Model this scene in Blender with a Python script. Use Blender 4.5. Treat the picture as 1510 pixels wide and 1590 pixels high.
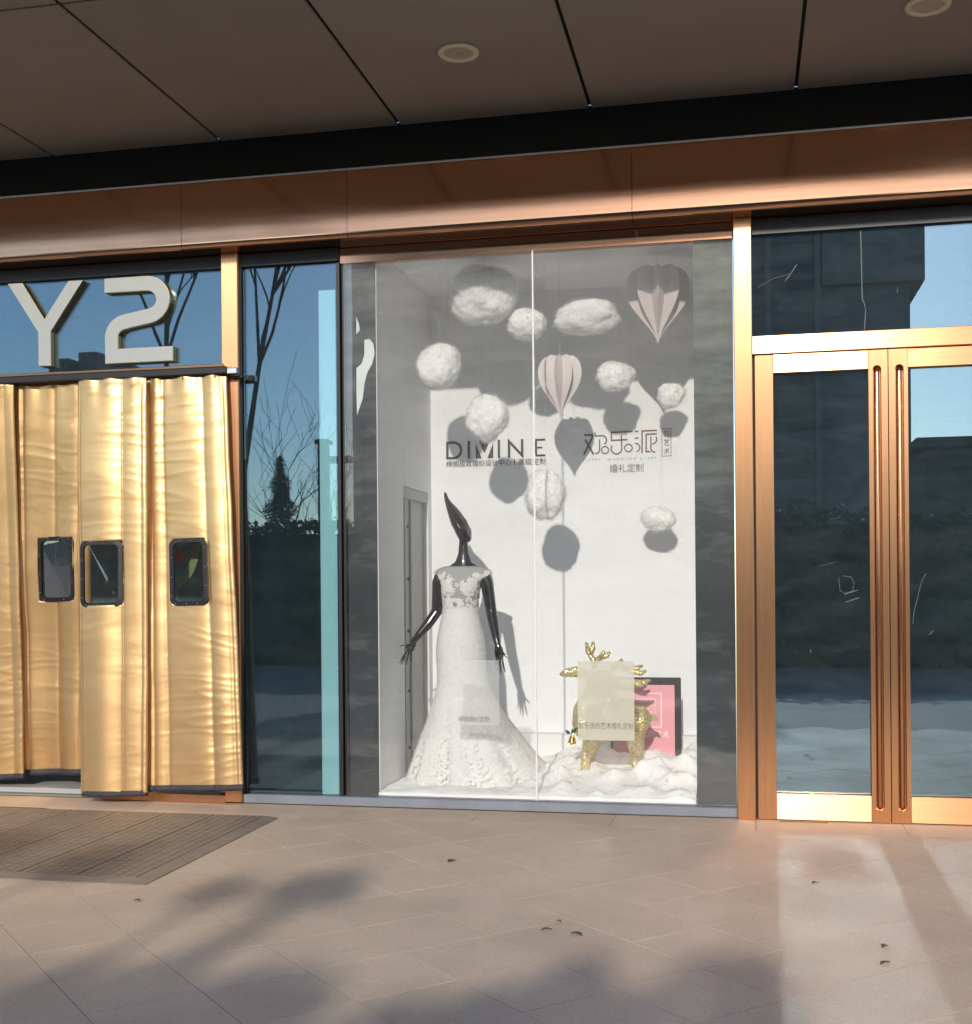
import bpy, bmesh, math, random
from mathutils import Vector, Matrix, noise

for o in list(bpy.data.objects):
    bpy.data.objects.remove(o)
SC = bpy.context.scene
COL = SC.collection
R = math.radians

# ------------------------------------------------------------------ camera
CAM_H = 1.3085
cd = bpy.data.cameras.new('camera')
cam = bpy.data.objects.new('camera', cd)
COL.objects.link(cam)
SC.camera = cam
cd.sensor_fit = 'HORIZONTAL'
cd.sensor_width = 36.0
cd.lens = 36.0 * 1891 / 1510
cd.shift_y = (911.9 - 795) / 1510
cd.clip_start = 0.05
cd.clip_end = 3000
cam.location = (0, -7, CAM_H)
cam.matrix_world = (Matrix.Translation((0, -7, CAM_H)) @ Matrix.Rotation(0.20772, 4, 'Z')
                    @ Matrix.Rotation(R(90), 4, 'X') @ Matrix.Rotation(-0.008157, 4, 'Z'))

# ------------------------------------------------------------------ sky + sun
SUN_EL, SUN_AZ = R(22.3), R(1.2)           # sun stands behind the photographer, a touch to the right
world = bpy.data.worlds.new('World')
SC.world = world
world.use_nodes = True
wn = world.node_tree.nodes
wl = world.node_tree.links
bg = wn['Background']
sky = wn.new('ShaderNodeTexSky')
sky.sky_type = 'NISHITA'
sky.sun_disc = False
sky.sun_elevation = SUN_EL
sky.sun_rotation = math.pi - SUN_AZ
sky.air_density = 1.0
sky.dust_density = 0.35
sky.ozone_density = 2.6
wl.new(sky.outputs[0], bg.inputs[0])
bg.inputs[1].default_value = 0.15
sd = bpy.data.lights.new('sun', 'SUN')
sd.energy = 2.35
sd.angle = R(0.75)
sd.color = (1.0, 0.93, 0.845)
sun = bpy.data.objects.new('sun', sd)
COL.objects.link(sun)
SDIR = Vector((math.sin(SUN_AZ) * math.cos(SUN_EL), -math.cos(SUN_AZ) * math.cos(SUN_EL), math.sin(SUN_EL)))
sun.rotation_euler = SDIR.to_track_quat('Z', 'Y').to_euler()
sun.location = (2, -30, 20)

vs = SC.view_settings
vs.view_transform = 'Standard'
vs.look = 'None'
vs.gamma = 1
vs.exposure = 0.50
vs.use_curve_mapping = False
cy = SC.cycles
cy.max_bounces = 8
cy.diffuse_bounces = 6
cy.glossy_bounces = 5
cy.transmission_bounces = 6
cy.transparent_max_bounces = 16
cy.caustics_reflective = True        # sun thrown back onto the paving by the glass
cy.use_guiding = True
cy.guiding_training_samples = 128
cy.surface_guiding_probability = .7
cy.blur_glossy = 0.0
cy.caustics_refractive = False
cy.sample_clamp_indirect = 0
cy.use_denoising = True
cy.adaptive_threshold = .025

# ------------------------------------------------------------------ materials
def sock(node, name):
    return node.inputs[name]

def material(name, base=(.5, .5, .5), rough=.5, metal=0.0, spec=.5, var=0.0, var_scale=8.0, var_col=None, bump=0.0,
             bump_scale=60.0, stretch=(1, 1, 1), aniso=0.0, tangent=None, rough_var=0.0, obj_rand=0.0, coat=0.0,
             emit=None, sss=0.0, world=False, bump_dist=0.01, detail=6.0):
    m = bpy.data.materials.new(name)
    m.use_nodes = True
    nt = m.node_tree
    N, L = nt.nodes, nt.links
    b = N['Principled BSDF']
    b.inputs['Base Color'].default_value = (*base, 1)
    b.inputs['Roughness'].default_value = rough
    b.inputs['Metallic'].default_value = metal
    b.inputs['Specular IOR Level'].default_value = spec
    b.inputs['Coat Weight'].default_value = coat
    tc = N.new('ShaderNodeTexCoord')
    mp = N.new('ShaderNodeMapping')
    mp.inputs['Scale'].default_value = stretch
    if world:
        gp = N.new('ShaderNodeNewGeometry')
        L.new(gp.outputs['Position'], mp.inputs[0])
    else:
        L.new(tc.outputs['Object'], mp.inputs[0])
    col_out = None
    if var > 0:
        n = N.new('ShaderNodeTexNoise')
        n.inputs['Scale'].default_value = var_scale
        n.inputs['Detail'].default_value = detail
        n.inputs['Roughness'].default_value = .62
        L.new(mp.outputs[0], n.inputs[0])
        r = N.new('ShaderNodeMapRange')
        r.inputs[1].default_value = .3
        r.inputs[2].default_value = .7
        L.new(n.outputs[0], r.inputs[0])
        mx = N.new('ShaderNodeMix')
        mx.data_type = 'RGBA'
        vc = var_col if var_col else tuple(c * (1 - var) for c in base)
        lo = vc
        hi = base if var_col else tuple(min(1, c * (1 + var)) for c in base)
        mx.inputs[6].default_value = (*lo, 1)
        mx.inputs[7].default_value = (*hi, 1)
        L.new(r.outputs[0], mx.inputs[0])
        col_out = mx.outputs[2]
        if rough_var > 0:
            rr = N.new('ShaderNodeMapRange')
            rr.inputs[3].default_value = rough - rough_var
            rr.inputs[4].default_value = rough + rough_var
            L.new(n.outputs[0], rr.inputs[0])
            L.new(rr.outputs[0], b.inputs['Roughness'])
    if obj_rand > 0:
        oi = N.new('ShaderNodeObjectInfo')
        rr = N.new('ShaderNodeMapRange')
        rr.inputs[3].default_value = 1 - obj_rand
        rr.inputs[4].default_value = 1 + obj_rand
        L.new(oi.outputs['Random'], rr.inputs[0])
        vm = N.new('ShaderNodeVectorMath')
        vm.operation = 'SCALE'
        if col_out:
            L.new(col_out, vm.inputs[0])
        else:
            vm.inputs[0].default_value = base
        L.new(rr.outputs[0], vm.inputs['Scale'])
        col_out = vm.outputs[0]
    if col_out:
        L.new(col_out, b.inputs['Base Color'])
    if bump > 0:
        n2 = N.new('ShaderNodeTexNoise')
        n2.inputs['Scale'].default_value = bump_scale
        n2.inputs['Detail'].default_value = 5
        L.new(mp.outputs[0], n2.inputs[0])
        bp = N.new('ShaderNodeBump')
        bp.inputs['Strength'].default_value = bump
        bp.inputs['Distance'].default_value = bump_dist
        L.new(n2.outputs[0], bp.inputs['Height'])
        L.new(bp.outputs[0], b.inputs['Normal'])
    if aniso > 0:
        b.inputs['Anisotropic'].default_value = aniso
        cx = N.new('ShaderNodeCombineXYZ')
        for i in range(3):
            cx.inputs[i].default_value = tangent[i]
        L.new(cx.outputs[0], b.inputs['Tangent'])
    if sss > 0:
        b.inputs['Subsurface Weight'].default_value = sss
        b.inputs['Subsurface Radius'].default_value = (1, 1, 1)
        b.inputs['Subsurface Scale'].default_value = .022
    return m

def glass(name, trans, refl, dust=0.0, dust_scale=3.0, dust_haze_top=0.0, gloss_col=(1, 1, 1), wob=0.0):
    """thin shop glass: see-through body, mirror skin, a film of dust on it"""
    m = bpy.data.materials.new(name)
    m.use_nodes = True
    N, L = m.node_tree.nodes, m.node_tree.links
    N.remove(N['Principled BSDF'])
    out = N['Material Output']
    t = N.new('ShaderNodeBsdfTransparent')
    t.inputs[0].default_value = (*trans, 1)
    g = N.new('ShaderNodeBsdfGlossy')
    g.inputs['Roughness'].default_value = 0.0
    g.inputs['Color'].default_value = (*gloss_col, 1)
    tc = N.new('ShaderNodeTexCoord')
    if wob > 0:
        nw = N.new('ShaderNodeTexNoise')
        nw.inputs['Scale'].default_value = 1.3
        nw.inputs['Detail'].default_value = 1
        L.new(tc.outputs['Object'], nw.inputs[0])
        bp = N.new('ShaderNodeBump')
        bp.inputs['Strength'].default_value = 1.0
        bp.inputs['Distance'].default_value = wob
        L.new(nw.outputs[0], bp.inputs['Height'])
        L.new(bp.outputs[0], g.inputs['Normal'])
    lw = N.new('ShaderNodeFresnel')
    lw.inputs['IOR'].default_value = 1.45
    ad = N.new('ShaderNodeMath')
    ad.operation = 'ADD'
    ad.use_clamp = True
    ad.inputs[1].default_value = refl
    L.new(lw.outputs[0], ad.inputs[0])
    mx = N.new('ShaderNodeMixShader')
    L.new(ad.outputs[0], mx.inputs[0])
    L.new(t.outputs[0], mx.inputs[1])
    L.new(g.outputs[0], mx.inputs[2])
    last = mx.outputs[0]
    if dust > 0:
        d = N.new('ShaderNodeBsdfDiffuse')
        d.inputs[0].default_value = (.60, .59, .58, 1)
        mp = N.new('ShaderNodeMapping')
        mp.inputs['Scale'].default_value = (1, 1, 2.6)
        mp.inputs['Rotation'].default_value = (0, .25, 0)
        L.new(tc.outputs['Object'], mp.inputs[0])
        n = N.new('ShaderNodeTexNoise')
        n.inputs['Scale'].default_value = dust_scale
        n.inputs['Detail'].default_value = 9
        n.inputs['Roughness'].default_value = .68
        n.inputs['Distortion'].default_value = .8
        L.new(mp.outputs[0], n.inputs[0])
        r = N.new('ShaderNodeMapRange')
        r.inputs[1].default_value = .32
        r.inputs[2].default_value = .78
        r.inputs[3].default_value = dust * .35
        r.inputs[4].default_value = dust * 1.7
        L.new(n.outputs[0], r.inputs[0])
        fac = r.outputs[0]
        # scattered specks and short rubbed scratches
        n2 = N.new('ShaderNodeTexNoise')
        n2.inputs['Scale'].default_value = 26
        n2.inputs['Detail'].default_value = 3
        mp2 = N.new('ShaderNodeMapping')
        mp2.inputs['Scale'].default_value = (.35, 1, 2.2)
        mp2.inputs['Rotation'].default_value = (0, .5, 0)
        L.new(tc.outputs['Object'], mp2.inputs[0])
        L.new(mp2.outputs[0], n2.inputs[0])
        r2 = N.new('ShaderNodeMapRange')
        r2.inputs[1].default_value = .70
        r2.inputs[2].default_value = .80
        r2.inputs[4].default_value = dust * 2.2
        L.new(n2.outputs[0], r2.inputs[0])
        a2 = N.new('ShaderNodeMath')
        a2.operation = 'ADD'
        L.new(fac, a2.inputs[0])
        L.new(r2.outputs[0], a2.inputs[1])
        if dust_haze_top > 0:  # dust film thickened upwards as painted haze, lightening the shaded upper display
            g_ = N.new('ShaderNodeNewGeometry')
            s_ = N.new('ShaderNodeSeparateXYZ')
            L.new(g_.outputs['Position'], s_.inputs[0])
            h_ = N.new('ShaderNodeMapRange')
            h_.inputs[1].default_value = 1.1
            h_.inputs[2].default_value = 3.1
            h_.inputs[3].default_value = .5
            h_.inputs[4].default_value = dust_haze_top
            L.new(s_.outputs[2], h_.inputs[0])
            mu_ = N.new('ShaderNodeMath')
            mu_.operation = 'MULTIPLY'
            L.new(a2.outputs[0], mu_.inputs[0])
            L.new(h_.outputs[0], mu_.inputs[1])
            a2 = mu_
        mx2 = N.new('ShaderNodeMixShader')
        L.new(a2.outputs[0], mx2.inputs[0])
        L.new(last, mx2.inputs[1])
        L.new(d.outputs[0], mx2.inputs[2])
        last = mx2.outputs[0]
    L.new(last, out.inputs['Surface'])
    return m

def cloth(name, col, trans_w=.35, transp=0.0):
    m = bpy.data.materials.new(name)
    m.use_nodes = True
    N, L = m.node_tree.nodes, m.node_tree.links
    N.remove(N['Principled BSDF'])
    out = N['Material Output']
    d = N.new('ShaderNodeBsdfDiffuse')
    d.inputs[0].default_value = (*col, 1)
    t = N.new('ShaderNodeBsdfTranslucent')
    t.inputs[0].default_value = (*col, 1)
    mx = N.new('ShaderNodeMixShader')
    mx.inputs[0].default_value = trans_w
    L.new(d.outputs[0], mx.inputs[1])
    L.new(t.outputs[0], mx.inputs[2])
    n = N.new('ShaderNodeTexNoise')
    n.inputs['Scale'].default_value = 70
    n.inputs['Detail'].default_value = 4
    bp = N.new('ShaderNodeBump')
    bp.inputs['Strength'].default_value = .35
    bp.inputs['Distance'].default_value = .006
    L.new(n.outputs[0], bp.inputs['Height'])
    L.new(bp.outputs[0], d.inputs['Normal'])
    last = mx.outputs[0]
    if transp > 0:
        tr = N.new('ShaderNodeBsdfTransparent')
        m2 = N.new('ShaderNodeMixShader')
        m2.inputs[0].default_value = transp
        L.new(last, m2.inputs[1])
        L.new(tr.outputs[0], m2.inputs[2])
        last = m2.outputs[0]
    L.new(last, out.inputs['Surface'])
    return m

COP = (.79, .405, .20)
M = {}
M['copper_v'] = material('copper_brushed_upright', COP, .34, 1, aniso=.75, tangent=(1, 0, 0), var=.07, var_scale=3, stretch=(18, 18, .7), bump=.04, bump_scale=30, bump_dist=.002)
M['copper_h'] = material('copper_brushed_level', COP, .30, 1, aniso=.93, tangent=(0, 0, 1), var=.07, var_scale=3, stretch=(.7, 18, 18), bump=.03, bump_scale=30, bump_dist=.002)
M['copper_fascia'] = material('copper_fascia_sheet', (.74, .385, .215), .11, 1, var=.08, var_scale=1.6, stretch=(.6, 4, 7), rough_var=.04, bump=.03, bump_scale=2.0, bump_dist=.006)
M['copper_dark'] = material('copper_tube_dark', (.62, .33, .17), .22, 1, var=.1, var_scale=6)
M['black_metal'] = material('black_painted_metal', (.012, .011, .011), .45, 0, var=.3, var_scale=5)
M['black_gap'] = material('black_recess', (.008, .008, .008), .7)
M['soffit'] = material('soffit_panel_paint', (.34, .295, .25), .5, 0, spec=.3, var=.06, var_scale=1.5, rough_var=.05, obj_rand=.04)
M['aluminium'] = material('aluminium_trim', (.55, .56, .58), .4, 1, var=.1)
M['white_metal'] = material('off_white_enamel', (.86, .76, .56), .4)
M['lamp_cover'] = material('frosted_lamp_cover', (.52, .45, .33), .5, var=.15, var_scale=20)
M['sill'] = material('blue_grey_sill_paint', (.20, .212, .235), .42, 0, var=.12, var_scale=6, bump=.05)
M['slab'] = material('beige_granite', (.555, .415, .295), .66, 0, spec=.24, var=.13, var_scale=1.7, rough_var=.12, obj_rand=.03, bump=.35, bump_scale=260, bump_dist=.0015, detail=13, world=True)
def m_slab_grain():
    """fine dark and light granite grains and old stains over the slab colour"""
    m = M['slab']
    N, L = m.node_tree.nodes, m.node_tree.links
    b = N['Principled BSDF']
    src = b.inputs['Base Color'].links[0].from_socket
    g = N.new('ShaderNodeNewGeometry')
    n = N.new('ShaderNodeTexNoise')
    n.inputs['Scale'].default_value = 85
    n.inputs['Detail'].default_value = 3
    n.inputs['Roughness'].default_value = .8
    L.new(g.outputs['Position'], n.inputs[0])
    r = N.new('ShaderNodeMapRange')
    r.inputs[1].default_value = .3
    r.inputs[2].default_value = .7
    r.inputs[3].default_value = .84
    r.inputs[4].default_value = 1.14
    L.new(n.outputs[0], r.inputs[0])
    n2 = N.new('ShaderNodeTexNoise')
    n2.inputs['Scale'].default_value = 5.5
    n2.inputs['Detail'].default_value = 8
    n2.inputs['Roughness'].default_value = .7
    L.new(g.outputs['Position'], n2.inputs[0])
    r2 = N.new('ShaderNodeMapRange')
    r2.inputs[1].default_value = .60
    r2.inputs[2].default_value = .74
    r2.inputs[3].default_value = 1.0
    r2.inputs[4].default_value = .80
    L.new(n2.outputs[0], r2.inputs[0])
    mu = N.new('ShaderNodeMath')
    mu.operation = 'MULTIPLY'
    L.new(r.outputs[0], mu.inputs[0])
    L.new(r2.outputs[0], mu.inputs[1])
    vm = N.new('ShaderNodeVectorMath')
    vm.operation = 'SCALE'
    L.new(src, vm.inputs[0])
    L.new(mu.outputs[0], vm.inputs['Scale'])
    L.new(vm.outputs[0], b.inputs['Base Color'])
m_slab_grain()
M['ground'] = material('beige_paving_far', (.42, .335, .27), .6, 0, var=.10, var_scale=.9)
M['joint'] = material('dark_joint', (.10, .085, .07), .9, var=.3, var_scale=12)
M['mat_rubber'] = material('brown_grid_mat', (.235, .182, .14), .7, 0, var=.18, var_scale=7, obj_rand=.05, bump=.0)
M['mat_edge'] = material('grey_mat_edge', (.225, .178, .135), .65, var=.15, var_scale=9)
M['white_wall'] = material('white_paper_wall', (.83, .835, .84), .7, 0, spec=.2, var=.012, var_scale=3, bump=.28, bump_scale=2.4, bump_dist=.012)
M['white_board'] = material('white_board', (.80, .80, .80), .55, 0, spec=.3, var=.02, var_scale=4)
M['pale_board'] = material('pale_green_board_edge', (.80, .86, .82), .6, var=.03, var_scale=6)
M['post_steel'] = material('grey_painted_post', (.46, .45, .42), .55, 0, var=.10, var_scale=12)
M['rust'] = material('screw_rust', (.16, .09, .05), .6, .3)
M['room'] = material('dark_room', (.34, .37, .38), .8, var=.3, var_scale=1.5)
M['room_floor'] = material('dim_tile_floor', (.22, .24, .24), .35, var=.1, var_scale=2)
M['glass_side'] = glass('dark_blue_shop_glass', (.76, .885, .90), .085, dust=.010, dust_scale=2.5, gloss_col=(.66, .85, 1.0), wob=.0001)
M['glass_door'] = glass('door_glass', (.70, .86, .90), .16, dust=.022, dust_scale=3.5, gloss_col=(.70, .88, 1.0), wob=.00004)
M['glass_show'] = glass('display_glass', (.985, .99, .985), .02, dust=.034, dust_haze_top=2.4, dust_scale=1.6, wob=.0002)
M['vinyl'] = glass('curtain_vinyl', (.62, .62, .60), .08, dust=.02, dust_scale=9)
M['seal'] = material('white_silicone_joint', (.66, .66, .64), .5)
M['ink'] = material('black_ink', (.018, .014, .016), .5)
M['maroon'] = material('maroon_ink', (.16, .055, .07), .5)
M['grey_ink'] = material('grey_ink', (.16, .14, .14), .5)
M['pale_ink'] = material('pale_grey_ink', (.42, .40, .40), .6)
M['white_ink'] = material('white_print', (.9, .86, .86), .6)
M['brown_ink'] = material('brown_ink', (.17, .12, .08), .6)
M['pink'] = material('pink_print', (.80, .36, .42), .45, var=.03, var_scale=4)
M['frame_black'] = material('black_card', (.02, .018, .02), .55, var=.3, var_scale=30)
M['mannequin'] = material('black_gloss_lacquer', (.014, .011, .012), .16, 0, spec=.6, coat=.6)
M['bodice'] = cloth('sheer_grey_bodice', (.46, .455, .44), .15)
M['tulle'] = cloth('ivory_tulle', (.82, .82, .815), .12)
M['lace'] = cloth('ivory_lace', (.93, .925, .89), .25)
M['cotton'] = material('cotton_wool', (.93, .92, .90), .9, 0, spec=.05, sss=.9, bump=.35, bump_scale=60, bump_dist=.006)
def m_fuzz():
    m = bpy.data.materials.new('cotton_fuzz')
    m.use_nodes = True
    N, L = m.node_tree.nodes, m.node_tree.links
    N.remove(N['Principled BSDF'])
    d = N.new('ShaderNodeBsdfDiffuse')
    d.inputs[0].default_value = (.98, .975, .96, 1)
    t = N.new('ShaderNodeBsdfTranslucent')
    t.inputs[0].default_value = (.98, .975, .96, 1)
    a = N.new('ShaderNodeMixShader')
    a.inputs[0].default_value = .5
    L.new(d.outputs[0], a.inputs[1])
    L.new(t.outputs[0], a.inputs[2])
    tr = N.new('ShaderNodeBsdfTransparent')
    tc = N.new('ShaderNodeTexCoord')
    n = N.new('ShaderNodeTexNoise')
    n.inputs['Scale'].default_value = 75
    n.inputs['Detail'].default_value = 6
    n.inputs['Roughness'].default_value = .7
    n.inputs['Distortion'].default_value = 1.2
    L.new(tc.outputs['Object'], n.inputs[0])
    r = N.new('ShaderNodeMapRange')
    r.inputs[1].default_value = .42
    r.inputs[2].default_value = .66
    r.inputs[4].default_value = .24
    L.new(n.outputs[0], r.inputs[0])
    mx = N.new('ShaderNodeMixShader')
    L.new(r.outputs[0], mx.inputs[0])
    L.new(tr.outputs[0], mx.inputs[1])
    L.new(a.outputs[0], mx.inputs[2])
    L.new(mx.outputs[0], N['Material Output'].inputs[0])
    return m
M['fuzz'] = m_fuzz()
M['cotton_fibre'] = cloth('cotton_fibre', (.95, .945, .93), .65)
M['snow'] = material('cotton_snow', (.92, .925, .92), .9, 0, spec=.05, sss=.9, bump=.35, bump_scale=60, bump_dist=.006)
M['paper_pink'] = cloth('pale_pink_paper', (.95, .87, .855), .25)
M['thread'] = material('nylon_thread', (.6, .6, .6), .4)
M['letter_face'] = material('silver_letter_face', (.40, .41, .385), .45, .2, var=.03, var_scale=5)
M['letter_side'] = material('gold_letter_side', (.72, .50, .24), .35, 1)
M['hem'] = material('dark_hem_binding', (.035, .032, .036), .7, var=.3, var_scale=20, bump=.3, bump_scale=90)
M['rivet'] = material('rivet', (.6, .6, .6), .3, 1)
M['leaf_dry'] = material('dry_leaf', (.10, .06, .035), .8, var=.3, var_scale=30)
M['bark'] = material('bark', (.075, .06, .05), .9, var=.3, var_scale=10)
M['leaf'] = material('evergreen_leaf', (.040, .062, .022), .6, var=.4, var_scale=1.5)
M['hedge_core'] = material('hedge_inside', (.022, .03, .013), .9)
M['conifer'] = material('conifer_needles', (.022, .038, .018), .7, var=.3, var_scale=2)
M['tower'] = material('tower_cladding', (.17, .165, .16), .6, var=.1, var_scale=.2)
M['scuff'] = material('glue_residue', (.13, .14, .14), .8, var=.5, var_scale=60)
M['tower_green'] = material('dark_green_cladding', (.05, .075, .065), .6, var=.2, var_scale=.6)
M['tower_glass'] = material('tower_windows', (.03, .035, .04), .25)
M['post'] = material('dark_post_paint', (.03, .03, .035), .5)
M['decal_green'] = material('green_decal', (.35, .45, .24), .5, var=.3, var_scale=40)
M['decal_red'] = material('red_decal', (.55, .05, .04), .5)
M['holly'] = material('holly_green', (.03, .12, .05), .5)
M['gold_bell'] = material('gold_bell', (.8, .56, .16), .25, 1)
M['stone_grey'] = material('pale_floor', (.42, .40, .36), .5, var=.06, var_scale=3)

def m_curtain():
    m = material('gold_quilted_fabric', (.86, .56, .26), .38, .84, var=.06, var_scale=5, bump=.05, bump_scale=38, stretch=(1, 1, 2.2), bump_dist=.006)
    return m
M['gold'] = m_curtain()

def m_glitter():
    m = bpy.data.materials.new('gold_glitter')
    m.use_nodes = True
    N, L = m.node_tree.nodes, m.node_tree.links
    b = N['Principled BSDF']
    b.inputs['Metallic'].default_value = .6
    b.inputs['Roughness'].default_value = .3
    tc = N.new('ShaderNodeTexCoord')
    v = N.new('ShaderNodeTexVoronoi')
    v.inputs['Scale'].default_value = 130
    L.new(tc.outputs['Object'], v.inputs[0])
    r = N.new('ShaderNodeMix')
    r.data_type = 'RGBA'
    r.inputs[6].default_value = (.62, .46, .17, 1)
    r.inputs[7].default_value = (.95, .84, .52, 1)
    sx = N.new('ShaderNodeSeparateColor')
    L.new(v.outputs['Color'], sx.inputs[0])
    L.new(sx.outputs[0], r.inputs[0])
    L.new(r.outputs[2], b.inputs['Base Color'])
    mp = N.new('ShaderNodeVectorMath')
    mp.operation = 'MULTIPLY_ADD'
    mp.inputs[1].default_value = (.7, .7, .7)
    mp.inputs[2].default_value = (-.35, -.35, -.35)
    L.new(v.outputs['Color'], mp.inputs[0])
    g = N.new('ShaderNodeNewGeometry')
    ad = N.new('ShaderNodeVectorMath')
    L.new(g.outputs['Normal'], ad.inputs[0])
    L.new(mp.outputs[0], ad.inputs[1])
    nn = N.new('ShaderNodeVectorMath')
    nn.operation = 'NORMALIZE'
    L.new(ad.outputs[0], nn.inputs[0])
    L.new(nn.outputs[0], b.inputs['Normal'])
    return m
M['glitter'] = m_glitter()

def m_dusty_board(top):
    """dark backing sheet with chalky wipe marks"""
    m = bpy.data.materials.new('dusty_dark_backing')
    m.use_nodes = True
    N, L = m.node_tree.nodes, m.node_tree.links
    b = N['Principled BSDF']
    b.inputs['Roughness'].default_value = .6
    tc = N.new('ShaderNodeTexCoord')
    mp = N.new('ShaderNodeMapping')
    mp.inputs['Scale'].default_value = (.6, 1, 2.0)
    mp.inputs['Rotation'].default_value = (0, .3, 0)
    L.new(tc.outputs['Object'], mp.inputs[0])
    n = N.new('ShaderNodeTexNoise')
    n.inputs['Scale'].default_value = 5.0
    n.inputs['Detail'].default_value = 14
    n.inputs['Roughness'].default_value = .66
    n.inputs['Distortion'].default_value = .25
    L.new(mp.outputs[0], n.inputs[0])
    # the sheet turns paler towards its top
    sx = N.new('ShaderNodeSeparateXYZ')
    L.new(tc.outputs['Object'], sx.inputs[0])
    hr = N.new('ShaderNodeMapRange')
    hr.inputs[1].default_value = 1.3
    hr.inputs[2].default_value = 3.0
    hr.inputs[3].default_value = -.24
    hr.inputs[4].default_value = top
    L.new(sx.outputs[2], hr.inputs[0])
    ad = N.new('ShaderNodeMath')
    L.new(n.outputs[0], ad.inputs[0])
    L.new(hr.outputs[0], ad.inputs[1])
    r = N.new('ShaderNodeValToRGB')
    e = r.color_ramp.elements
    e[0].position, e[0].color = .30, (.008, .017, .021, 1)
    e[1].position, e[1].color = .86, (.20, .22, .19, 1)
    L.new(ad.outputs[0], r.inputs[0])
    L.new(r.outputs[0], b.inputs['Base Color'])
    return m
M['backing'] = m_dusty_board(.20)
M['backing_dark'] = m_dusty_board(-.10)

def m_matgrid():
    m = M['mat_rubber']
    N, L = m.node_tree.nodes, m.node_tree.links
    b = N['Principled BSDF']
    tc = N.new('ShaderNodeTexCoord')
    br = N.new('ShaderNodeTexBrick')
    br.offset = 0
    br.inputs['Scale'].default_value = 1
    br.inputs['Mortar Size'].default_value = .007
    br.inputs['Brick Width'].default_value = .05
    br.inputs['Row Height'].default_value = .05
    br.inputs['Color1'].default_value = (1, 1, 1, 1)
    br.inputs['Color2'].default_value = (.9, .9, .9, 1)
    br.inputs['Mortar'].default_value = (.6, .6, .6, 1)
    br.inputs['Mortar Smooth'].default_value = .4
    L.new(tc.outputs['Object'], br.inputs[0])
    bp = N.new('ShaderNodeBump')
    bp.inputs['Distance'].default_value = .006
    bp.inputs['Strength'].default_value = .8
    L.new(br.outputs['Fac'], bp.inputs['Height'])
    bp.invert = True
    src_ = b.inputs['Base Color'].links[0].from_socket
    vm = N.new('ShaderNodeVectorMath')
    vm.operation = 'MULTIPLY'
    L.new(src_, vm.inputs[0])
    L.new(br.outputs['Color'], vm.inputs[1])
    L.new(vm.outputs[0], b.inputs['Base Color'])
    L.new(bp.outputs[0], b.inputs['Normal'])
m_matgrid()

# ------------------------------------------------------------------ object helpers
WLOC = {}

def link(o, parent=None, label=None, cat=None, group=None, kind=None, wloc=Vector((0, 0, 0))):
    COL.objects.link(o)
    WLOC[o.name] = Vector(wloc)
    o.location = wloc
    if parent is not None:
        o.parent = parent
        o.matrix_parent_inverse = Matrix.Translation(-WLOC[parent.name])
    if label:
        o['label'] = label
    if cat:
        o['category'] = cat
    if group:
        o['group'] = group
    if kind:
        o['kind'] = kind
    return o

def empty(name, loc, label, cat, group=None, kind=None):
    o = bpy.data.objects.new(name, None)
    o.empty_display_size = .1
    return link(o, None, label, cat, group, kind, Vector(loc))

def add(name, bm, mat, parent=None, label=None, cat=None, group=None, kind=None, smooth=False, mats=None, fix=True):
    if fix:
        bmesh.ops.recalc_face_normals(bm, faces=bm.faces)
    vs_ = [v.co for v in bm.verts]
    lo = Vector((min(v.x for v in vs_), min(v.y for v in vs_), min(v.z for v in vs_)))
    hi = Vector((max(v.x for v in vs_), max(v.y for v in vs_), max(v.z for v in vs_)))
    c = Vector(((lo.x + hi.x) / 2, (lo.y + hi.y) / 2, lo.z))
    for v in bm.verts:
        v.co -= c
    me = bpy.data.meshes.new(name)
    bm.to_mesh(me)
    bm.free()
    for mm in (mats or [mat]):
        me.materials.append(M[mm] if isinstance(mm, str) else mm)
    if smooth:
        for p in me.polygons:
            p.use_smooth = True
    o = bpy.data.objects.new(name, me)
    return link(o, parent, label, cat, group, kind, c)

def share(name, src, wloc, parent=None, rot=None, **k):
    o = bpy.data.objects.new(name, src.data)
    link(o, parent, wloc=Vector(wloc), **k)
    if rot:
        o.rotation_euler = rot
    return o

def BM():
    return bmesh.new()

def box(bm, x0, x1, y0, y1, z0, z1, bev=0.0, seg=1):
    t = bmesh.new()
    r = bmesh.ops.create_cube(t, size=1)
    for v in t.verts:
        v.co = Vector(((x0 + x1) / 2 + v.co.x * (x1 - x0), (y0 + y1) / 2 + v.co.y * (y1 - y0), (z0 + z1) / 2 + v.co.z * (z1 - z0)))
    if bev > 0:
        bmesh.ops.bevel(t, geom=list(t.edges), offset=bev, segments=seg, affect='EDGES', profile=.6)
    merge(bm, t)
    return bm

def merge(bm, t, mat=None):
    mp = {}
    for v in t.verts:
        mp[v] = bm.verts.new(v.co)
    for f in t.faces:
        try:
            nf = bm.faces.new([mp[v] for v in f.verts])
            nf.material_index = f.material_index if mat is None else mat
            nf.smooth = f.smooth
        except ValueError:
            pass
    t.free()

def prism(bm, poly, y0, y1, side_mat=None):
    """poly of (x, z), front at y0"""
    a = [bm.verts.new((x, y0, z)) for x, z in poly]
    b = [bm.verts.new((x, y1, z)) for x, z in poly]
    bm.faces.new(a)
    bm.faces.new(b[::-1])
    n = len(poly)
    for i in range(n):
        f = bm.faces.new([a[i], b[i], b[(i + 1) % n], a[(i + 1) % n]])
        if side_mat is not None:
            f.material_index = side_mat

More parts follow.
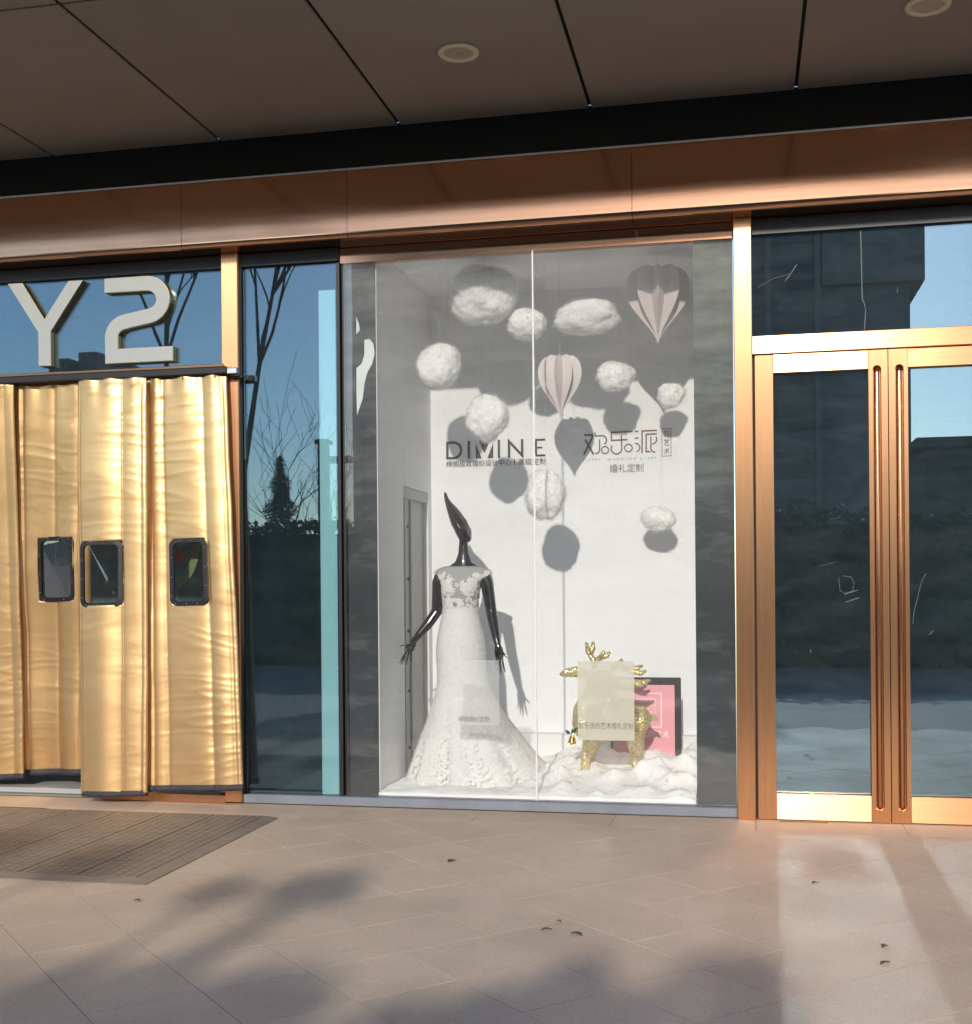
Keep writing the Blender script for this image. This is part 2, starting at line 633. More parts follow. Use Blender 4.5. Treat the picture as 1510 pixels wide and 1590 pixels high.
def tube(bm, pts, rads, n=10, cap=True, flat=None):
    pts = [Vector(p) for p in pts]
    if not hasattr(rads, '__len__'):
        rads = [rads] * len(pts)
    rings = []
    up = None
    for i, p in enumerate(pts):
        d = (pts[min(i + 1, len(pts) - 1)] - pts[max(i - 1, 0)]).normalized()
        if up is None:
            up = Vector((0, 0, 1)) if abs(d.z) < .9 else Vector((0, 1, 0))
        s = d.cross(up)
        if s.length < 1e-5:
            s = d.cross(Vector((1, 0, 0)))
        s.normalize()
        up = s.cross(d).normalized()
        r = rads[i]
        ra, rb = (r, r) if not hasattr(r, '__len__') else r
        rings.append([bm.verts.new(p + s * math.cos(2 * math.pi * k / n) * ra + up * math.sin(2 * math.pi * k / n) * rb) for k in range(n)])
    for a, b in zip(rings, rings[1:]):
        for k in range(n):
            bm.faces.new([a[k], a[(k + 1) % n], b[(k + 1) % n], b[k]])
    if cap:
        bm.faces.new(rings[0][::-1])
        bm.faces.new(rings[-1])

def loft(bm, rings, close=True, cap=True):
    vr = [[bm.verts.new(p) for p in r] for r in rings]
    n = len(vr[0])
    for a, b in zip(vr, vr[1:]):
        for k in range(n if close else n - 1):
            bm.faces.new([a[k], a[(k + 1) % n], b[(k + 1) % n], b[k]])
    if cap:
        bm.faces.new(vr[0][::-1])
        bm.faces.new(vr[-1])
    return vr

def stroke_poly(pts, w):
    """flat ribbon outline of a polyline (x, z)"""
    P = [Vector((x, z)) for x, z in pts]
    Lh, Rh = [], []
    for i, p in enumerate(P):
        if i == 0:
            d = (P[1] - P[0]).normalized()
            nrm, k = Vector((-d.y, d.x)), 1
        elif i == len(P) - 1:
            d = (P[-1] - P[-2]).normalized()
            nrm, k = Vector((-d.y, d.x)), 1
        else:
            a = (p - P[i - 1]).normalized()
            b = (P[i + 1] - p).normalized()
            na, nb = Vector((-a.y, a.x)), Vector((-b.y, b.x))
            nrm = (na + nb)
            if nrm.length < 1e-4:
                nrm = na
            nrm.normalize()
            k = 1 / max(.35, nrm.dot(na))
        Lh.append(p + nrm * w / 2 * k)
        Rh.append(p - nrm * w / 2 * k)
    return Lh, Rh

def stroke(bm, pts, w, y0, y1):
    Lh, Rh = stroke_poly(pts, w)
    n = len(Lh)
    f = [[bm.verts.new((p.x, y, p.y)) for p in H] for H in (Lh, Rh) for y in (y0, y1)]
    lf, lb, rf, rb = f
    for i in range(n - 1):
        bm.faces.new([lf[i], lf[i + 1], rf[i + 1], rf[i]])
        for q in (bm.faces.new([lb[i + 1], lb[i], rb[i], rb[i + 1]]), bm.faces.new([lf[i + 1], lf[i], lb[i], lb[i + 1]]),
                  bm.faces.new([rf[i], rf[i + 1], rb[i + 1], rb[i]])):
            q.material_index = 1
    for i in (0, n - 1):
        q = bm.faces.new([lf[i], lb[i], rb[i], rf[i]])
        q.material_index = 1

def arc(cx, cz, r, a0, a1, n=12, rz=None):
    rz = rz or r
    return [(cx + r * math.cos(R(a0 + (a1 - a0) * i / n)), cz + rz * math.sin(R(a0 + (a1 - a0) * i / n))) for i in range(n + 1)]

def text_bm(body, x0, x1, z0, z1, y0, depth=.002):
    c = bpy.data.curves.new('lettering', 'FONT')
    c.body = body
    c.resolution_u = 3
    o = bpy.data.objects.new('lettering', c)
    COL.objects.link(o)
    dg = bpy.context.evaluated_depsgraph_get()
    dg.update()
    me = bpy.data.meshes.new_from_object(o.evaluated_get(dg))
    bpy.data.objects.remove(o)
    bpy.data.curves.remove(c)
    xs = [v.co.x for v in me.vertices]
    ys = [v.co.y for v in me.vertices]
    ax, bx, ay, by = min(xs), max(xs), min(ys), max(ys)
    bm = bmesh.new()
    bm.from_mesh(me)
    bpy.data.meshes.remove(me)
    for v in bm.verts:
        v.co = Vector((x0 + (v.co.x - ax) / (bx - ax) * (x1 - x0), y0, z0 + (v.co.y - ay) / (by - ay) * (z1 - z0)))
    for f in bm.faces:
        if f.normal.y > 0:
            f.normal_flip()
    return bm

def fbm(p, o=4):
    return noise.fractal(p, 1.0, 2.0, o)

# ================================================================== THE SETTING
# ---- pavement sheet to the horizon, slabs laid diagonally on it
bm = BM()
S = 1200
for f in ([(-S, -S), (S, -S), (S, .02), (-S, .02)],):
    bm.faces.new([bm.verts.new((x, y, -.0016)) for x, y in f])
pavement = add('pavement', bm, 'ground', kind='structure', label='beige stone pavement in front of the shop', fix=False)
pavement.data.materials.clear()

def m_pave():
    m = bpy.data.materials.new('paving_sheet')
    m.use_nodes = True
    N, L = m.node_tree.nodes, m.node_tree.links
    b = N['Principled BSDF']
    b.inputs['Roughness'].default_value = .75
    b.inputs['Specular IOR Level'].default_value = .2
    g = N.new('ShaderNodeNewGeometry')
    mp = N.new('ShaderNodeMapping')
    mp.inputs['Rotation'].default_value = (0, 0, R(45))
    L.new(g.outputs['Position'], mp.inputs[0])
    br = N.new('ShaderNodeTexBrick')
    br.offset = 0
    br.inputs['Color1'].default_value = (.42, .335, .27, 1)
    br.inputs['Color2'].default_value = (.38, .305, .25, 1)
    br.inputs['Mortar'].default_value = (.09, .075, .062, 1)
    br.inputs['Scale'].default_value = 1
    br.inputs['Mortar Size'].default_value = .003
    br.inputs['Brick Width'].default_value = .375
    br.inputs['Row Height'].default_value = .375
    L.new(mp.outputs[0], br.inputs[0])
    # the slabs laid as pieces cover the near part; there only dark bedding shows between them
    sp = N.new('ShaderNodeSeparateXYZ')
    L.new(g.outputs['Position'], sp.inputs[0])
    def cmp(o, op, v):
        c = N.new('ShaderNodeMath')
        c.operation = op
        c.inputs[1].default_value = v
        L.new(o, c.inputs[0])
        return c.outputs[0]
    fac = None
    for o in (cmp(sp.outputs[0], 'GREATER_THAN', -5.2), cmp(sp.outputs[0], 'LESS_THAN', 2.6), cmp(sp.outputs[1], 'GREATER_THAN', -4.4)):
        if fac is None:
            fac = o
        else:
            k = N.new('ShaderNodeMath')
            k.operation = 'MULTIPLY'
            L.new(fac, k.inputs[0])
            L.new(o, k.inputs[1])
            fac = k.outputs[0]
    mx = N.new('ShaderNodeMix')
    mx.data_type = 'RGBA'
    L.new(fac, mx.inputs[0])
    L.new(br.outputs[0], mx.inputs[6])
    mx.inputs[7].default_value = (.12, .095, .072, 1)
    L.new(mx.outputs[2], b.inputs['Base Color'])
    return m
pavement.data.materials.append(m_pave())

def clip_poly(poly, axis, lim, keep_less):
    out = []
    for i in range(len(poly)):
        a, b = poly[i], poly[(i + 1) % len(poly)]
        ia = (a[axis] <= lim) == keep_less
        ib = (b[axis] <= lim) == keep_less
        if ia:
            out.append(a)
        if ia != ib:
            t = (lim - a[axis]) / (b[axis] - a[axis])
            out.append((a[0] + (b[0] - a[0]) * t, a[1] + (b[1] - a[1]) * t))
    return out

def slab_bm(poly, gap=.0013):
    cx = sum(p[0] for p in poly) / len(poly)
    cyy = sum(p[1] for p in poly) / len(poly)
    bm = BM()
    n = len(poly)
    def ring(k, z):
        vs_ = []
        for x, y in poly:
            d = Vector((x - cx, y - cyy))
            l = d.length
            d = d * ((l - gap * 1.4 * k) / l) if l > .01 else d
            vs_.append(bm.verts.new((cx + d.x, cyy + d.y, z)))
        return vs_
    r0, r1, r2 = ring(1, -.03), ring(1, -.0006), ring(1.35, 0)
    for a, b in ((r0, r1), (r1, r2)):
        for i in range(n):
            bm.faces.new([a[i], a[(i + 1) % n], b[(i + 1) % n], b[i]])
    bm.faces.new(r2)
    return bm

TS = .53
slab_src = None
rng = random.Random(4)
nslab = 0
BORDER = -.36
for i in range(-26, 8):
    for j in range(-16, 10):
        # lines y-x = -.52+.53*i ; x+y = -5.05+.53*j
        dmin, smin = -.52 + TS * i, -5.05 + TS * (j + 6)
        d0, s0 = dmin, smin
        corners = []
        for dd, ss in ((0, 0), (0, 1), (1, 1), (1, 0)):
            dv, sv = d0 + dd * TS, s0 + ss * TS
            corners.append(((sv - dv) / 2, (sv + dv) / 2))
        cxm = sum(c[0] for c in corners) / 4
        cym = sum(c[1] for c in corners) / 4
        if cxm < -5.3 or cxm > 2.7 or cym < -4.5:
            continue
        if min(c[1] for c in corners) >= BORDER - .004:
            continue
        if max(c[1] for c in corners) > BORDER:
            poly = clip_poly(corners, 1, BORDER, True)
            if len(poly) < 3:
                continue
            add('paving_slab', slab_bm(poly), 'slab', pavement)
        elif slab_src is None:
            slab_src = add('paving_slab', slab_bm(corners), 'slab', pavement)
        else:
            o = share('paving_slab', slab_src, (cxm, cym, -.03 + rng.uniform(-.0006, .0006)), pavement)
        nslab += 1
x = -6.0
k = 0
for x0, x1 in [(-5.4, -4.62), (-4.62, -3.84), (-3.84, -3.05), (-3.05, -2.28), (-2.28, -1.50), (-1.50, -.72), (-.72, .06), (.06, .84), (.84, 1.62), (1.62, 2.4)]:
    add('border_slab', slab_bm([(x0, BORDER), (x1, BORDER), (x1, -.012), (x0, -.012)], .001), 'slab', pavement)

# ================================================================== THE SHOP BUILDING
shop = empty('shop_building', (-1.5, 0, 0), 'shop front with copper framed glazing under a grey panelled canopy', 'building')

def bxp(name, mat, parent, *a, bev=.003, **k):
    bm = BM()
    box(bm, *a, bev=bev)
    return add(name, bm, mat, parent, **k)

# canopy: panels .5 cm apart under a dark deck
canopy = bxp('canopy_deck', 'black_gap', shop, -8.0, 4.0, -1.93, .0, 4.085, 4.5)
PX = [-7.70, -6.554, -5.408, -4.262, -3.122, -1.978, -.836, .312, 1.458, 2.604, 3.75]
for a, b in zip(PX, PX[1:]):
    for y0, y1 in ((-1.80, -.004), (-1.925, -1.816)):
        bm = BM()
        box(bm, a + .009, b - .009, y0, y1, 4.066, 4.080, bev=.003)
        add('soffit_panel', bm, 'soffit', canopy)
bxp('canopy_edge', 'soffit', canopy, -8.0, 4.0, -1.96, -1.932, 4.066, 4.52)
bxp('unseen_upper_wall', 'tower', shop, -8.0, 4.0, .02, .4, 4.5, 8.0)  # unseen wall, added to close off light above the canopy
# black recess band between soffit and fascia
bxp('recess_band', 'black_gap', shop, -8.0, 4.0, -.002, .15, 3.30, 4.082, bev=0)
# fascia: sheet with a rolled lower lip
FY = -.20
prof = [(-.003, 3.752), (FY + .004, 3.752), (FY, 3.748)]
for z in (3.62, 3.54, 3.47, 3.42):
    prof.append((FY - .004 * (3.748 - z) / .33, z))
prof += [(FY - .0045, 3.392)]
for i in range(1, 9):
    a = R(i * 22.5 * .5)
    prof.append((FY - .0045 + .022 * (1 - math.cos(a)), 3.392 - .034 * math.sin(a)))
prof += [(FY + .05, 3.357), (-.003, 3.357)]
JX = [-8.0, -5.0, -3.29, -2.245, -.585, 1.9, 4.0]
for a, b in zip(JX, JX[1:]):
    bm = BM()
    loft(bm, [[(xx, y, z) for y, z in prof] for xx in (a + .0015, b - .0015)])
    add('fascia_sheet', bm, 'copper_fascia', shop)
bxp('fascia_cap', 'aluminium', shop, -8.0, 4.0, FY - .008, -.003, 3.7525, 3.764, bev=.002)
# head behind the fascia
bxp('head_frame', 'black_metal', shop, -8.0, -2.364, -.035, .05, 3.275, 3.354, bev=.002)
bxp('head_frame', 'copper_fascia', shop, -2.362, -.04, -.006, .05, 3.262, 3.354, bev=.002)
bxp('head_frame', 'black_metal', shop, .066, 4.0, -.035, .05, 3.265, 3.354, bev=.002)
# uprights
bxp('mullion', 'copper_v', shop, -3.097, -2.990, -.07, .05, .012, 3.356, bev=.004)
bxp('mullion', 'copper_v', shop, -.036, .063, -.07, .05, .0, 3.356, bev=.004)
bxp('mullion', 'copper_v', shop, 1.512, 1.612, -.07, .05, .0, 3.356, bev=.004)
bxp('mullion', 'black_metal', shop, -2.378, -2.356, -.02, .06, .062, 3.27, bev=.002)
bxp('mullion', 'black_metal', shop, -2.350, -2.338, .0, .05, .062, 3.26, bev=.002)
bxp('shadow_gasket', 'black_gap', shop, -2.989, -2.981, -.03, .04, .062, 3.274, bev=0)
# sills
bxp('sill', 'sill', shop, -2.988, -.038, -.045, .12, .006, .060, bev=.004)
# left bay: entrance behind the curtain
bxp('transom', 'copper_h', shop, -7.5, -3.099, -.05, .04, 2.60, 2.665, bev=.003)
bxp('threshold', 'copper_h', shop, -3.93, -3.099, -.06, .04, .002, .052, bev=.003)
bxp('jamb', 'copper_v', shop, -3.16, -3.10, .0, .05, .055, 2.598, bev=.003)
w = bxp('window', 'glass_side', shop, -7.5, -3.099, -.006, .006, 2.667, 3.273, bev=0)
# tinted side window
w = bxp('window', 'glass_side', shop, -2.980, -2.380, -.006, .006, .064, 3.273, bev=0)
bm = BM()
box(bm, -2.502, -2.394, .012, .05, .064, 3.115, bev=.002)
add('board_edge', bm, 'pale_board', shop, label='pale strip of board standing behind the tinted glass')
# display glazing in two sheets with a silicone joint
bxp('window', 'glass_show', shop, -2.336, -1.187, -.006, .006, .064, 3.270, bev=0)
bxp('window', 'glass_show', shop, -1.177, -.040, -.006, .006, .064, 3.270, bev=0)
bxp('silicone_joint', 'seal', shop, -1.1865, -1.1775, -.007, .007, .064, 3.27, bev=0)
# dark dusty backing sheets at both ends of the display glass
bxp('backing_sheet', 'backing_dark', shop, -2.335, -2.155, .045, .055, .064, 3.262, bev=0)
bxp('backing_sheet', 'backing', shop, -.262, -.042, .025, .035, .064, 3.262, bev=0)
bm = BM()
for poly in ([(-2.272, 2.948), (-2.255, 2.905), (-2.250, 2.868), (-2.272, 2.845)],
             [(-2.222, 2.806), (-2.190, 2.812), (-2.165, 2.78), (-2.158, 2.72), (-2.175, 2.66), (-2.205, 2.61), (-2.222, 2.55), (-2.236, 2.45), (-2.272, 2.356), (-2.274, 2.50), (-2.273, 2.64), (-2.240, 2.665), (-2.222, 2.72)]):
    prism(bm, poly, .040, .0445)
add('torn_patch', bm, 'pale_board', shop, label='pale torn patches showing in the dark backing')

# right bay: doors
bxp('transom', 'copper_h', shop, .064, 1.511, -.06, .04, 2.594, 2.694, bev=.003)
bxp('window', 'glass_door', shop, .064, 1.511, -.006, .006, 2.696, 3.264, bev=0)
bxp('shadow_gasket', 'black_gap', shop, .0635, .074, -.02, .04, .0, 2.592, bev=0)

def door(x0, x1, hinge_left):
    zt = 2.588
    d = empty('door', ((x0 + x1) / 2, 0, 0), None, None)
    d.parent = shop
    d.matrix_parent_inverse = Matrix.Translation(-WLOC[shop.name])
    sw = .100
    Y0, Y1 = -.05, .02
    xl, xr = x0 + sw, x1 - sw
    bxp('rail', 'copper_h', d, xl + .001, xr - .001, Y0 + .002, Y1, 2.487, zt, bev=.002)
    bxp('rail', 'copper_h', d, xl + .001, xr - .001, Y0 + .002, Y1, .006, .150, bev=.002)
    bxp('pane', 'glass_door', d, xl + .001, xr - .001, -.016, -.006, .152, 2.485, bev=0)
    for side in (0, 1):
        a, b = (x0, xl) if side == 0 else (xr, x1)
        hinge = (side == 0) == hinge_left
        if hinge:
            bxp('stile', 'copper_v', d, a, b, Y0, Y1, .004, zt, bev=.002)
        else:
            # stile with a long round-ended slot and a half-round pull inside it
            cx = (a + b) / 2 + (-.006 if hinge_left else .006)
            hw, z0, z1 = .0225, .065, 2.505
            n = 10
            inner = [(cx + hw * math.cos(R(180 * i / n)), z1 - hw + hw * math.sin(R(180 * i / n))) for i in range(n + 1)]
            inner += [(cx - hw * math.cos(R(180 * i / n)), z0 + hw - hw * math.sin(R(180 * i / n))) for i in range(n + 1)]
            bm = BM()
            outer = []
            for x_, z_ in inner:
                zc = (z0 + z1) / 2
                ox = b if x_ > cx + 1e-6 else (a if x_ < cx - 1e-6 else x_)
                oz = z_
                outer.append([ox, oz])
            for i in range(n + 1):
                outer[i] = [b + (a - b) * i / n, zt]
                outer[n + 1 + i] = [a + (b - a) * i / n, .004]
            fi = [bm.verts.new((x_, Y0, z_)) for x_, z_ in inner]
            fo = [bm.verts.new((x_, Y0, z_)) for x_, z_ in outer]
            bi = [bm.verts.new((x_, Y0 + .042, z_)) for x_, z_ in inner]
            bo = [bm.verts.new((x_, Y1, z_)) for x_, z_ in outer]
            n2 = len(inner)
            for i in range(n2):
                j = (i + 1) % n2
                bm.faces.new([fo[i], fo[j], fi[j], fi[i]])
                bm.faces.new([fi[i], fi[j], bi[j], bi[i]])
                bm.faces.new([fo[j], fo[i], bo[i], bo[j]])
            bm.faces.new(bi)
            add('stile', bm, 'copper_v', d)
            bm = BM()
            r = .0135
            yb = Y0 + .012
            pts = [(cx, yb + .018, z1 - .016), (cx, yb + .004, z1 - .022), (cx, yb, z1 - .04), (cx, yb, z0 + .04), (cx, yb + .004, z0 + .022), (cx, yb + .018, z0 + .016)]
            tube(bm, pts, [r * .9, r, r, r, r, r * .9], 14)
            add('handle', bm, 'copper_dark', d, smooth=True)
    return d
d1 = door(.0755, .7835, True)
d1['label'] = 'copper framed glass door leaf beside the display window'
d2 = door(.7885, 1.5005, False)
d2['label'] = 'copper framed glass door leaf at the right edge'
bxp('floor_bolt_plate', 'rust', shop, .19, .45, -.085, -.055, .0006, .004, bev=0)
# old glue marks, scratches and a tape strip left on the glass
bm = BM()
stroke(bm, [(0.52, 1.346), (0.527, 1.274), (0.551, 1.26), (0.592, 1.27), (0.602, 1.316), (0.585, 1.349), (0.538, 1.356)], 0.0024, -0.0172, -0.0172+.0006)
add('scuff', bm, None, d1, mats=['scuff', 'scuff'])
bm = BM()
stroke(bm, [(0.55, 1.253), (0.622, 1.277)], 0.0048, -0.0172, -0.0172+.0006)
add('scuff', bm, None, d1, mats=['scuff', 'scuff'])
bm = BM()
stroke(bm, [(0.557, 1.21), (0.629, 1.235)], 0.0048, -0.0172, -0.0172+.0006)
add('scuff', bm, None, d1, mats=['scuff', 'scuff'])
bm = BM()
stroke(bm, [(0.414, 1.407), (0.501, 1.431)], 0.0018, -0.0172, -0.0172+.0006)
add('scuff', bm, None, d1, mats=['scuff', 'scuff'])
bm = BM()
stroke(bm, [(0.478, 1.667), (0.53, 1.68)], 0.0018, -0.0172, -0.0172+.0006)
add('scuff', bm, None, d1, mats=['scuff', 'scuff'])
bm = BM()
stroke(bm, [(0.366, 0.95), (0.369, 0.929)], 0.0036, -0.0172, -0.0172+.0006)
add('scuff', bm, None, d1, mats=['scuff', 'scuff'])
bm = BM()
stroke(bm, [(0.908, 1.089), (0.915, 1.156), (0.932, 1.226), (0.949, 1.299), (0.963, 1.338), (0.98, 1.366)], 0.0027, -0.0172, -0.0172+.0006)
add('scuff', bm, None, d2, mats=['scuff', 'scuff'])
bm = BM()
stroke(bm, [(0.991, 1.029), (1.014, 1.054)], 0.003, -0.0172, -0.0172+.0006)
add('scuff', bm, None, d2, mats=['scuff', 'scuff'])
bm = BM()
stroke(bm, [(0.652, 3.26), (0.655, 3.107), (0.657, 2.93), (0.659, 2.866)], 0.0066, -0.0072, -0.0072+.0006)
add('tape_strip', bm, None, shop, mats=['scuff', 'scuff'])
bm = BM()
stroke(bm, [(0.663, 2.873), (0.676, 2.822), (0.668, 2.709)], 0.0054, -0.0072, -0.0072+.0006)
add('scuff', bm, None, shop, mats=['scuff', 'scuff'])
bm = BM()
stroke(bm, [(0.31, 3.093), (0.279, 3.045), (0.247, 3.004)], 0.006, -0.0072, -0.0072+.0006)
add('scuff', bm, None, shop, mats=['scuff', 'scuff'])
bm = BM()
stroke(bm, [(0.282, 3.045), (0.177, 3.019), (0.096, 2.977)], 0.0024, -0.0072, -0.0072+.0006)
add('scuff', bm, None, shop, mats=['scuff', 'scuff'])
bm = BM()
stroke(bm, [(0.846, 2.936), (0.842, 2.901)], 0.0024, -0.0072, -0.0072+.0006)
add('scuff', bm, None, shop, mats=['scuff', 'scuff'])
# inside: dim rooms left and right of the display box
def room(x0, x1, y1, nm):
    bm = BM()
    for q in ([(x0, .07, .0), (x1, .07, .0), (x1, y1, .0), (x0, y1, .0)],):
        bm.faces.new([bm.verts.new(p) for p in q])
    add('room_floor', bm, 'room_floor', shop)
    bm = BM()
    for q in ([(x0, y1, 0), (x1, y1, 0), (x1, y1, 3.4), (x0, y1, 3.4)], [(x0, .07, 0), (x0, y1, 0), (x0, y1, 3.4), (x0, .07, 3.4)],
              [(x1, .07, 0), (x1, y1, 0), (x1, y1, 3.4), (x1, .07, 3.4)], [(x0, .07, 3.36), (x1, .07, 3.36), (x1, y1, 3.36), (x0, y1, 3.36)]):
        bm.faces.new([bm.verts.new(p) for p in q])
    add('room_wall', bm, 'room', shop)
room(-7.5, -3.0, 5.0, 'entrance')
room(-2.985, -2.36, 2.4, 'side')
room(.0, 3.9, 9.5, 'right')
bxp('entrance_step', 'stone_grey', shop, -7.5, -3.17, .1, 1.5, .002, .035, bev=.004)
bxp('inner_board', 'stone_grey', shop, -4.18, -4.06, .95, .99, .04, 2.5, bev=.003)
bxp('window', 'glass_door', shop, 1.613, 4.0, -.006, .006, .064, 3.264, bev=0)
bxp('sill', 'sill', shop, 1.614, 4.0, -.045, .12, .006, .060, bev=.004)
bxp('window', 'glass_side', shop, -7.5, -5.6, -.006, .006, .06, 2.598, bev=0)

# ------------------------------------------------------------------ display booth
BW = 1.35
booth = empty('display_booth', (-1.2, .7, .0), 'white display booth behind the shop window', 'display booth')
bxp('back_wall', 'white_wall', booth, -2.30, -.16, BW, BW + .05, .0, 3.40, bev=0)
bxp('booth_floor', 'white_board', booth, -2.145, -.265, .05, BW - .003, .02, .064, bev=0)
bxp('booth_ceiling', 'white_board', booth, -2.30, -.16, .07, BW - .002, 3.36, 3.40, bev=0)
bxp('side_wall', 'white_board', booth, -.262, -.21, .045, BW - .002, .0, 3.355, bev=0)
# left wall with a tall slot that shows the steel post behind
bm = BM()
for a in ((.06, .62, .0, 3.355), (1.26, BW - .002, .0, 3.355), (.6205, 1.2595, 1.972, 3.355), (.6205, 1.2595, .0, .10)):
    box(bm, -2.20, -2.15, a[0], a[1], a[2], a[3])
add('side_wall', bm, 'white_board', booth)
bxp('plinth', 'white_board', booth, -2.14, -.27, 1.24, 1.347, .065, .30, bev=.004)
post = bxp('steel_post', 'post_steel', booth, -2.235, -2.205, .63, 1.25, .10, 1.97, bev=.003)
bxp('post_flange', 'post_steel', post, -2.204, -2.162, .70, .735, .10, 1.968, bev=.003)
bxp('post_flange', 'post_steel', post, -2.204, -2.190, .95, 1.25, .10, 1.968, bev=.003)
for z in (1.72, 1.37, 1.02, .62, .24):
    bm = BM()
    tube(bm, [(-2.189, .86, z), (-2.180, .86, z)], .012, 10)
    tube(bm, [(-2.206, .86, z), (-2.196, .86, z)], .011, 10)
    add('screw', bm, 'rust', post)
bm = BM()
box(bm, -2.205, -2.158, .6215, 1.258, 1.9, 1.9705)
add('lintel', bm, 'post_steel', booth)

# ------------------------------------------------------------------ wall lettering
TY = BW - .0045
sg = empty('wall_sign', (-1.68, TY, 2.15), 'black DIVINE lettering with a line of Chinese under it, on the white wall', 'lettering')
zb, zt = 2.212, 2.338
def lt(name, strokes, w, mat, parent, y=TY):
    for s in strokes:
        bm = BM()
        stroke(bm, s, w, y, y + .003)
        add(name, bm, None, parent, mats=[mat, mat])
T = .017
zi, zj = zb + T / 2, zt - T / 2
bm = BM(); stroke(bm, [(-2.030, zi), (-2.030, zj)] + arc(-1.985, (zi + zj) / 2, .055, 88, -88, 12) + [(-2.030, zi), (-2.030, zi + .01)], T, TY, TY + .003)
add('letter', bm, None, sg, mats=['ink', 'ink'])
lt('letter', [[(-1.874, zb), (-1.874, zt)]], .020, 'ink', sg)
lt('letter', [[(-1.659, zb), (-1.659, zt)]], .017, 'ink', sg)
bm = BM()
prism(bm, [(-1.825, zb), (-1.785, zb), (-1.8255, zb + .1)], TY, TY + .003)
prism(bm, [(-1.8255, zb + .115), (-1.8255, zt), (-1.79, zt), (-1.762, zb + .028), (-1.735, zt), (-1.70, zt), (-1.70, zb + .115)][0:6], TY + .0001, TY + .003)
bm.free()
bm = BM()
prism(bm, [(-1.825, zb), (-1.783, zb), (-1.825, zt - .02)], TY, TY + .003)
prism(bm, [(-1.700, zb), (-1.700, zt - .02), (-1.742, zb)], TY, TY + .003)
prism(bm, [(-1.803, zt), (-1.7625, zb + .035), (-1.722, zt)], TY, TY + .003)
add('letter', bm, 'ink', sg)
bm = BM(); stroke(bm, [(-1.587, zb), (-1.587, zt - .012), (-1.494, zb + .012), (-1.494, zt)], .017, TY, TY + .003)
add('letter', bm, None, sg, mats=['ink', 'ink'])
bm = BM()
stroke(bm, [(-1.332, zj), (-1.396, zj), (-1.396, zi), (-1.332, zi)], .014, TY, TY + .003)
stroke(bm, [(-1.388, (zi + zj) / 2), (-1.352, (zi + zj) / 2)], .012, TY, TY + .003)
add('letter', bm, None, sg, mats=['ink', 'ink'])
cap = '缔婉极致婚纱设计中心丨高级定制'
for cap, xa, xb, za, zb_ in (('缔婉极致婚纱设计中心', -2.038, -1.572, 2.156, 2.203), ('丨', -1.552, -1.546, 2.160, 2.198), ('高级定制', -1.522, -1.327, 2.156, 2.203)):
    add('caption', text_bm(cap, xa, xb, za, zb_, TY), 'ink', sg, fix=False)

sg2 = empty('wall_sign', (-.78, TY, 2.08), 'stylised maroon 欢乐派 lettering with a small boxed seal, on the white wall', 'lettering')
def zz(px, py):          # lettering laid out on a 1510 x 849 drawing grid
    return (-1.112 + px * .000466, 2.445 - (py + .028 * px) * .000466 + 0.0)
def S2(pts, w, mat):
    bm = BM()
    stroke(bm, [zz(*p) for p in pts], w * .000466, TY, TY + .003)
    add('letter', bm, None, sg2, mats=[mat, mat])
def A2(cx, cyy, r, a0, a1, n=14):
    return [(cx + r * math.cos(R(a0 + (a1 - a0) * i / n)), cyy - r * math.sin(R(a0 + (a1 - a0) * i / n))) for i in range(n + 1)]
S2([(110, 198), (235, 198), (228, 245), (105, 488)], 24, 'ink')
S2([(128, 262), (250, 486)], 26, 'ink')
S2([(276, 160), (276, 212)] + [(350, 208)] + A2(375, 275, 68, 90, -60, 10), 19, 'maroon')
S2([(340, 262), (340, 400)] + A2(285, 415, 56, 0, -100, 8), 19, 'maroon')
S2(A2(420, 420, 52, 0, 359, 24), 17, 'maroon')
S2([(825, 146), (515, 162), (515, 278), (750, 268)], 20, 'maroon')
S2([(662, 195), (666, 380)] + A2(588, 400, 78, 0, -215, 16), 19, 'maroon')
S2(A2(765, 390, 55, 0, 359, 24), 17, 'maroon')
S2([(860, 150), (912, 148)], 20, 'maroon')
S2([(860, 246), (912, 244)], 18, 'maroon')
S2([(862, 322)] + A2(868, 385, 62, 70, -75, 12), 17, 'maroon')
S2([(1180, 134), (965, 142), (962, 465)], 20, 'maroon')
S2([(1180, 184), (1024, 192), (1022, 445), (1085, 445)], 20, 'maroon')
S2([(1092, 226), (1092, 390)] + A2(1155, 388, 66, 180, 270, 8), 18, 'maroon')
S2([(1165, 228)] + A2(1105, 262, 72, 15, -85, 8), 17, 'maroon')
bm = BM()
stroke(bm, [zz(*p) for p in [(1252, 120), (1384, 108), (1384, 505), (1252, 512), (1252, 120), (1262, 119)]], .0032, TY, TY + .003)
add('seal_box', bm, None, sg2, mats=['maroon', 'maroon'])
for ch, y0 in (('的', 132), ('艺', 262), ('术', 392)):
    a = zz(1278, y0 + 95)
    b = zz(1362, y0)
    add('letter', text_bm(ch, a[0], b[0], a[1], b[1], TY), 'maroon', sg2, fix=False)
xs = -1.064
for cap, xa, xb in (('H A P P Y', -1.064, -.945), ("W E D D I N G ' S", -.905, -.665), ('A R T', -.625, -.566)):
    add('caption', text_bm(cap, xa, xb, 2.172, 2.188, TY), 'pale_ink', sg2, fix=False)
add('caption', text_bm('婚礼定制', -.885, -.655, 2.087, 2.145, TY), 'grey_ink', sg2, fix=False)

